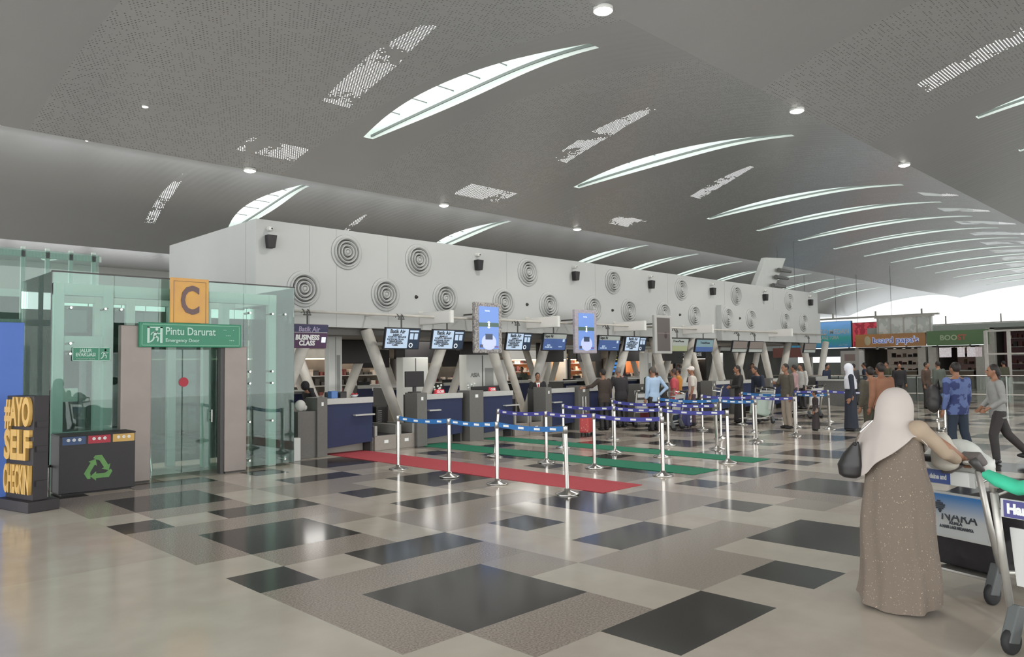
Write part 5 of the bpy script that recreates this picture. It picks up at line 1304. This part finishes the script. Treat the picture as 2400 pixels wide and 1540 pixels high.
# LED banner
def led(x, y0, y1, z0, z1, m_, label):
    t = thing('led_banner', label, 'screen', (x, (y0+y1)/2, z0)); a = abs(y1-y0)/2
    MB().box(0, .25, -a, a, 0, z1-z0).build('casing', DARK, t); MB().box(-.01, 0, -a+.03, a-.03, .03, z1-z0-.03).build('display', m_, t); return t, a, z1-z0
def grad(name, cols, e=.6):
    m = bpy.data.materials.new(name); m.use_nodes = True; nt = m.node_tree; p = nt.nodes['Principled BSDF']
    tc = nt.nodes.new('ShaderNodeTexCoord'); sp = nt.nodes.new('ShaderNodeSeparateXYZ'); nt.links.new(tc.outputs['Generated'], sp.inputs[0]); r = nt.nodes.new('ShaderNodeValToRGB')
    el = r.color_ramp.elements; el[0].position = cols[0][0]; el[0].color = rgb(cols[0][1]); el[1].position = cols[-1][0]; el[1].color = rgb(cols[-1][1])
    for p_, c_ in cols[1:-1]: q_ = el.new(p_); q_.color = rgb(c_)
    nz = nt.nodes.new('ShaderNodeTexNoise'); nz.inputs['Scale'].default_value = 6; ad = nt.nodes.new('ShaderNodeMath'); ad.operation = 'MULTIPLY_ADD'; ad.inputs[1].default_value = .25
    nt.links.new(nz.outputs[0], ad.inputs[0]); sb = nt.nodes.new('ShaderNodeMath'); sb.operation = 'SUBTRACT'; sb.inputs[1].default_value = .12; nt.links.new(sp.outputs[2], sb.inputs[0]); nt.links.new(sb.outputs[0], ad.inputs[2])
    nt.links.new(ad.outputs[0], r.inputs[0]); nt.links.new(r.outputs[0], p.inputs['Base Color']); nt.links.new(r.outputs[0], p.inputs['Emission Color']); p.inputs['Emission Strength'].default_value = e; return m
t, a, h = led(58, 27.2, 22.5, 2.72, 4.72, grad('banner_lake', [(0, (60, 110, 150)), (.35, (50, 130, 120)), (.5, (80, 130, 160)), (1, (110, 160, 215))]), 'wide blue green banner reading WELCOME TO MEDAN CITY OF LAKE TOBA')
text('lettering', 'WELCOME TO MEDAN', .5, (-.03, .0, h*.60), TXTW, t, 'x', bold=.012, width=4.35); text('small_lettering', 'CITY OF LAKE TOBA', .36, (-.03, -.15, h*.38), TXTW, t, 'x', bold=.008, width=2.5); text('corner_lettering', 'Lake Toba', .16, (-.03, -1.7, h*.10), TXTW, t, 'x')
t, a, h = led(58, 22.45, 19.3, 2.75, 4.55, mat('banner_red', (150, 42, 56), .4, col2=(196, 70, 84), scale=3, kind='patches', emit=.4), 'red banner with white letters PLACE right of the blue banner')
text('lettering', 'PLACE YOUR AD HERE', .34, (-.03, -1.9, h*.74), TXTW, t, 'x', bold=.008, width=2.6); text('number_lettering', '0 811 767 8668', .32, (-.03, -2.0, h*.22), TXTW, t, 'x', bold=.006, width=2.6)
ZF = lambda y: (9.0-(1.0/81)*(y-13.8)**2 if y < 22.8 else 8.47-.0695*(y-25.4)**2 if y < 25.4 else 8.47-.0233*(y-25.4)**2)-.005
for x_, y_, z_, h_, n_ in ((58, 24.85, 4.72, 3.0, 'led'), (58, 20.9, 4.55, 3.4, 'led')): pass
for o_ in [q for q in bpy.data.objects if q.get('category') == 'screen' and q.name.startswith('led_banner')]:
    zt = (4.72 if o_.location.y > 22.5 else 4.55)-o_.location.z
    for s_ in (-1.2, 1.2): MB().box(.1, .12, s_-.01, s_+.01, zt, ZF(o_.location.y+s_)-o_.location.z).build('suspension_rod', DGREY, o_)
# upper gallery strip above the stalls
t = thing('upper_gallery', 'pale glazed gallery front above the cream puff stall sign', 'gallery', (50.2, 16.35, 3.36))
MB().box(0, .3, -1.6, 1.55, 0, 1.0).build('glazed_front', mat('gallery_pale', (232, 234, 230), .4, col2=(206, 212, 206), scale=2, kind='patches'), t)
for k in range(5): MB().box(-.06, 0, -1.58+.75*k, -1.51+.75*k, 0, 1.02).build('mullion', CONC, t)
MB().box(-.1, .3, -1.7, 1.65, 1.0, 1.08).build('coping', CONC, t)
t = thing('canopy_beam', 'long thin dark roof beam above the red banner', 'beam', (56, 21, 4.75)); MB().box(0, .3, -5, 6, 0, .12).build('beam', CONC, t)
for k in range(4): MB().box(.05, .15, -4+3*k, -3.9+3*k, .12, .45).build('strut', CONC, t)
# glass balustrade
t = thing('glass_balustrade', 'long glass balustrade with steel handrail across the far walkway', 'railing', (32, 0, 0))
MB().tube([(0, 1.0, 1.10), (0, 16.2, 1.10)], .03, 10).build('handrail', CHROME, t, smooth=True); MB().box(-.02, .02, 1.0, 16.2, .40, .44).build('lower_rail', CONC, t)
MB().box(-.008, .008, 1.0, 16.2, .12, 1.06).build('glass_panel', CLEAR, t)
for k in range(11): MB().box(-.025, .025, 1.0+1.5*k-.02, 1.0+1.5*k+.02, 0, 1.08).build('baluster', CHROME, t)
# far counters and boxes in the daylight band
for k, (x, y, w_, lb) in enumerate([(35.5, 15.2, 1.6, 'left of the last column'), (34, 12.5, 1.4, 'below the blue banner'), (34.5, 10.4, 1.5, 'right of the blue banner'), (29.5, 12.2, 1.2, 'in front of the last column')]):
    t = thing('information_counter', 'distant grey counter '+lb, 'counter', (x, y, 0)); MB().box(0, .6, -w_/2, w_/2, 0, .95).build('body', mat('far_counter', (112, 112, 108), .6, noise=.2), t); MB().box(-.05, .65, -w_/2-.05, w_/2+.05, .95, 1.0).build('top', TOPG, t)
t = thing('vending_kiosk', 'pale free standing kiosk in front of the bright far windows', 'kiosk', (45, 17.6, 0)); MB().box(0, .7, -.55, .55, 0, 2.3).build('body', mat('kiosk_pale', (186, 182, 178), .5), t, bevel=.05); MB().box(-.01, 0, -.3, .3, 1.7, 2.1).build('logo_panel', mat('kiosk_mark', (150, 130, 126), .5), t)
for yy, lb in ((20.4, 'left'), (19.4, 'right')):
    t = thing('hanging_sign', 'small dull red brown hanging board at the far windows, %s one' % lb, 'sign', (42, yy, 1.95)); MB().box(0, .1, -.42, .42, 0, .55).build('board', mat('dull_red_board', (134, 88, 82), .5), t); MB().tube([(.05, 0, .55), (.05, 0, ZF(yy)-1.95)], .008, 6).build('hanger', DGREY, t)
# dark lintel below the banner
struct(MB().box(60, 60.5, 17.5, 40, 2.05, 2.7).build('trim_4', mat('lintel_grey', (120, 124, 128), .6, noise=.15, scale=.7)))
for k in range(6): struct(MB().box(60, 60.3, 19.3+3.6*k, 19.7+3.6*k, 0, 2.05).build('trim_5', CONC))

# next check-in island seen between the columns
for k in range(6):
    dup(c0, (13.2+3.7*k, 22.6, 0), label='distant pale V column of the next island, %s from the left' % words(k), group='V columns of the next island')
    desk(14.2+3.7*k, 15.9+3.7*k, 'dark desk of the next island beyond, %s from the left' % words(k), y=21.6)
    monitor(14.6+3.7*k, 21.9, .751, 'dark monitor on the next island, %s from the left' % words(k))
    if k not in (2, 3, 4): m_ = dup(mon, (15.0+3.7*k, 21.9, 2.3), label='dark hanging monitor of the next island, %s from the left' % words(k), group='hanging monitors of the next island')
struct(MB().box(11.5, 35, 21.7, 23.4, 2.45, 2.9).build('trim_8', FAS))

# back shops seen through the island (face -y, at y=28)
def backshop(x0, x1, z1, label, wallm, lit, frame, sign=None, signm=None, shelfm=None, y=28, rows=4, cat='shop'):
    t = thing('shop_unit', label, cat, ((x0+x1)/2, y, 0)); a = (x1-x0)/2
    MB().box(-a, a, .75, .85, 0, z1).build('back_wall', wallm, t)
    for s in (-1, 1): MB().box(s*a-.06, s*a+.06, 0, .75, 0, z1).build('side_frame', frame, t)
    MB().box(-a, a, -.02, .15, z1, z1+.55).build('fascia_board', signm or frame, t)
    MB().box(-a+.06, a-.06, 0, .75, z1-.04, z1).build('ceiling_panel', mat('shop_light_panel', (255, 236, 214), .5, emit=lit), t)
    if rows:
        sh_ = MB(); it = MB(); random.seed(int(x0*7))
        for k in range(rows):
            z = .5+.42*k; sh_.box(-a+.15, a-.15, .45, .75, z, z+.03); xx = -a+.2
            while xx < a-.3:
                w_ = random.uniform(.08, .22); hh = random.uniform(.08, .3); it.box(xx, xx+w_, .48, .72, z+.03, z+.03+hh, random.randrange(3)); xx += w_+random.uniform(.02, .12)
        sh_.build('shelf', TOPG, t); o = it.build('shelf_goods', shelfm or [mat('goods_w', (190, 180, 170), .6), mat('goods_b', (0, 0, 0)), mat('goods_c', (0, 0, 0))], t); o['kind'] = 'stuff'
    if lit > 1:
        l = bpy.data.lights.new('shop_light', 'AREA'); l.size = .4; l.energy = 7*a*lit/2; l.color = (1, .84, .70) if wallm is WARM else (1, .93, .84)
        lo = bpy.data.objects.new('shop_light', l); C.objects.link(lo); lo.parent = t; lo.location = (0, .25, z1-.08)
    if sign: text('lettering', sign, .3, (0, -.04, z1+.28), TXTW, t, bold=.008, width=min(2*a*.9, 2.6))
    return t
WARM = mat('warm_shop_wall', (224, 140, 84), .6, noise=.1, scale=1); BEI = mat('beige_shop_wall', (214, 176, 128), .6, noise=.08)
backshop(27.4, 29.9, 2.0, 'orange lit shop with white frame and shelves beyond the island', WARM, 2.2, TXTW, y=28)
backshop(30.7, 32.0, 2.0, 'beige lit shop window with round mirror beyond the island', BEI, 1.6, WHITE, rows=1)
backshop(32.3, 34.6, 2.0, 'warm lit gift shop with crowded shelves beyond the island', WARM, 2.4, DWALL, rows=5, shelfm=[mat('goods_gift_a', (230, 210, 180), .6), mat('goods_gift_b', (130, 80, 60), .6), mat('goods_gift_c', (190, 90, 60), .6)])
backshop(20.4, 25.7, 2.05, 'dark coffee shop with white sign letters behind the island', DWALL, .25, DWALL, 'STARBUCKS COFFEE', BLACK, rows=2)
backshop(42.8, 46.6, 2.0, 'shoe shop with black sign board behind the queue', mat('pale_shop_wall', (180, 176, 170), .6), .7, BLACK, 'CONVERSE', BLACK, rows=5)
backshop(9.5, 20.0, 2.1, 'grey open shop area with bright lamps seen behind the first desk', mat('dim_shop_wall', (120, 114, 106), .6, noise=.3, scale=1.5), .6, CONC, rows=3)
backshop(36.3, 39.8, 2.0, 'peach lit boutique front beyond the island left of the shoe shop', WARM, 1.8, CONC, rows=2)
backshop(40.1, 42.5, 2.1, 'pale shop front with glass between boutique and shoe shops', mat('pale_shop_wall', (0, 0, 0)), .8, CONC, rows=2)
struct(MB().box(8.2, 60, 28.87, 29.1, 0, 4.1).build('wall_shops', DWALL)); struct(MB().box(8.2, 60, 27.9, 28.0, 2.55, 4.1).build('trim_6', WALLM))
t = thing('information_board', 'dark hanging information board with yellow and blue lines', 'sign', (24.1, 18.4, 1.27)); MB().box(-.5, .5, 0, .08, 0, 1.0).build('board', BLACK, t)
yl = MB(); bl = MB()
for k in range(3): yl.box(-.42, -.3, -.01, 0, .86-.14*k, .93-.14*k); yl.box(-.22, .42, -.01, 0, .88-.14*k, .905-.14*k)
for k in range(3): bl.box(-.46, .10+.1*k, -.01, 0, .40-.14*k, .50-.14*k)
yl.build('yellow_lines', mat('board_yellow', (200, 196, 90), .4, emit=.5), t); bl.build('blue_lines', mat('board_blue_line', (60, 130, 210), .4, emit=.6), t)
MB().tube([(-.4, .04, 1.0), (-.4, .04, 1.15)], .015, 6).build('hanger', DGREY, t)
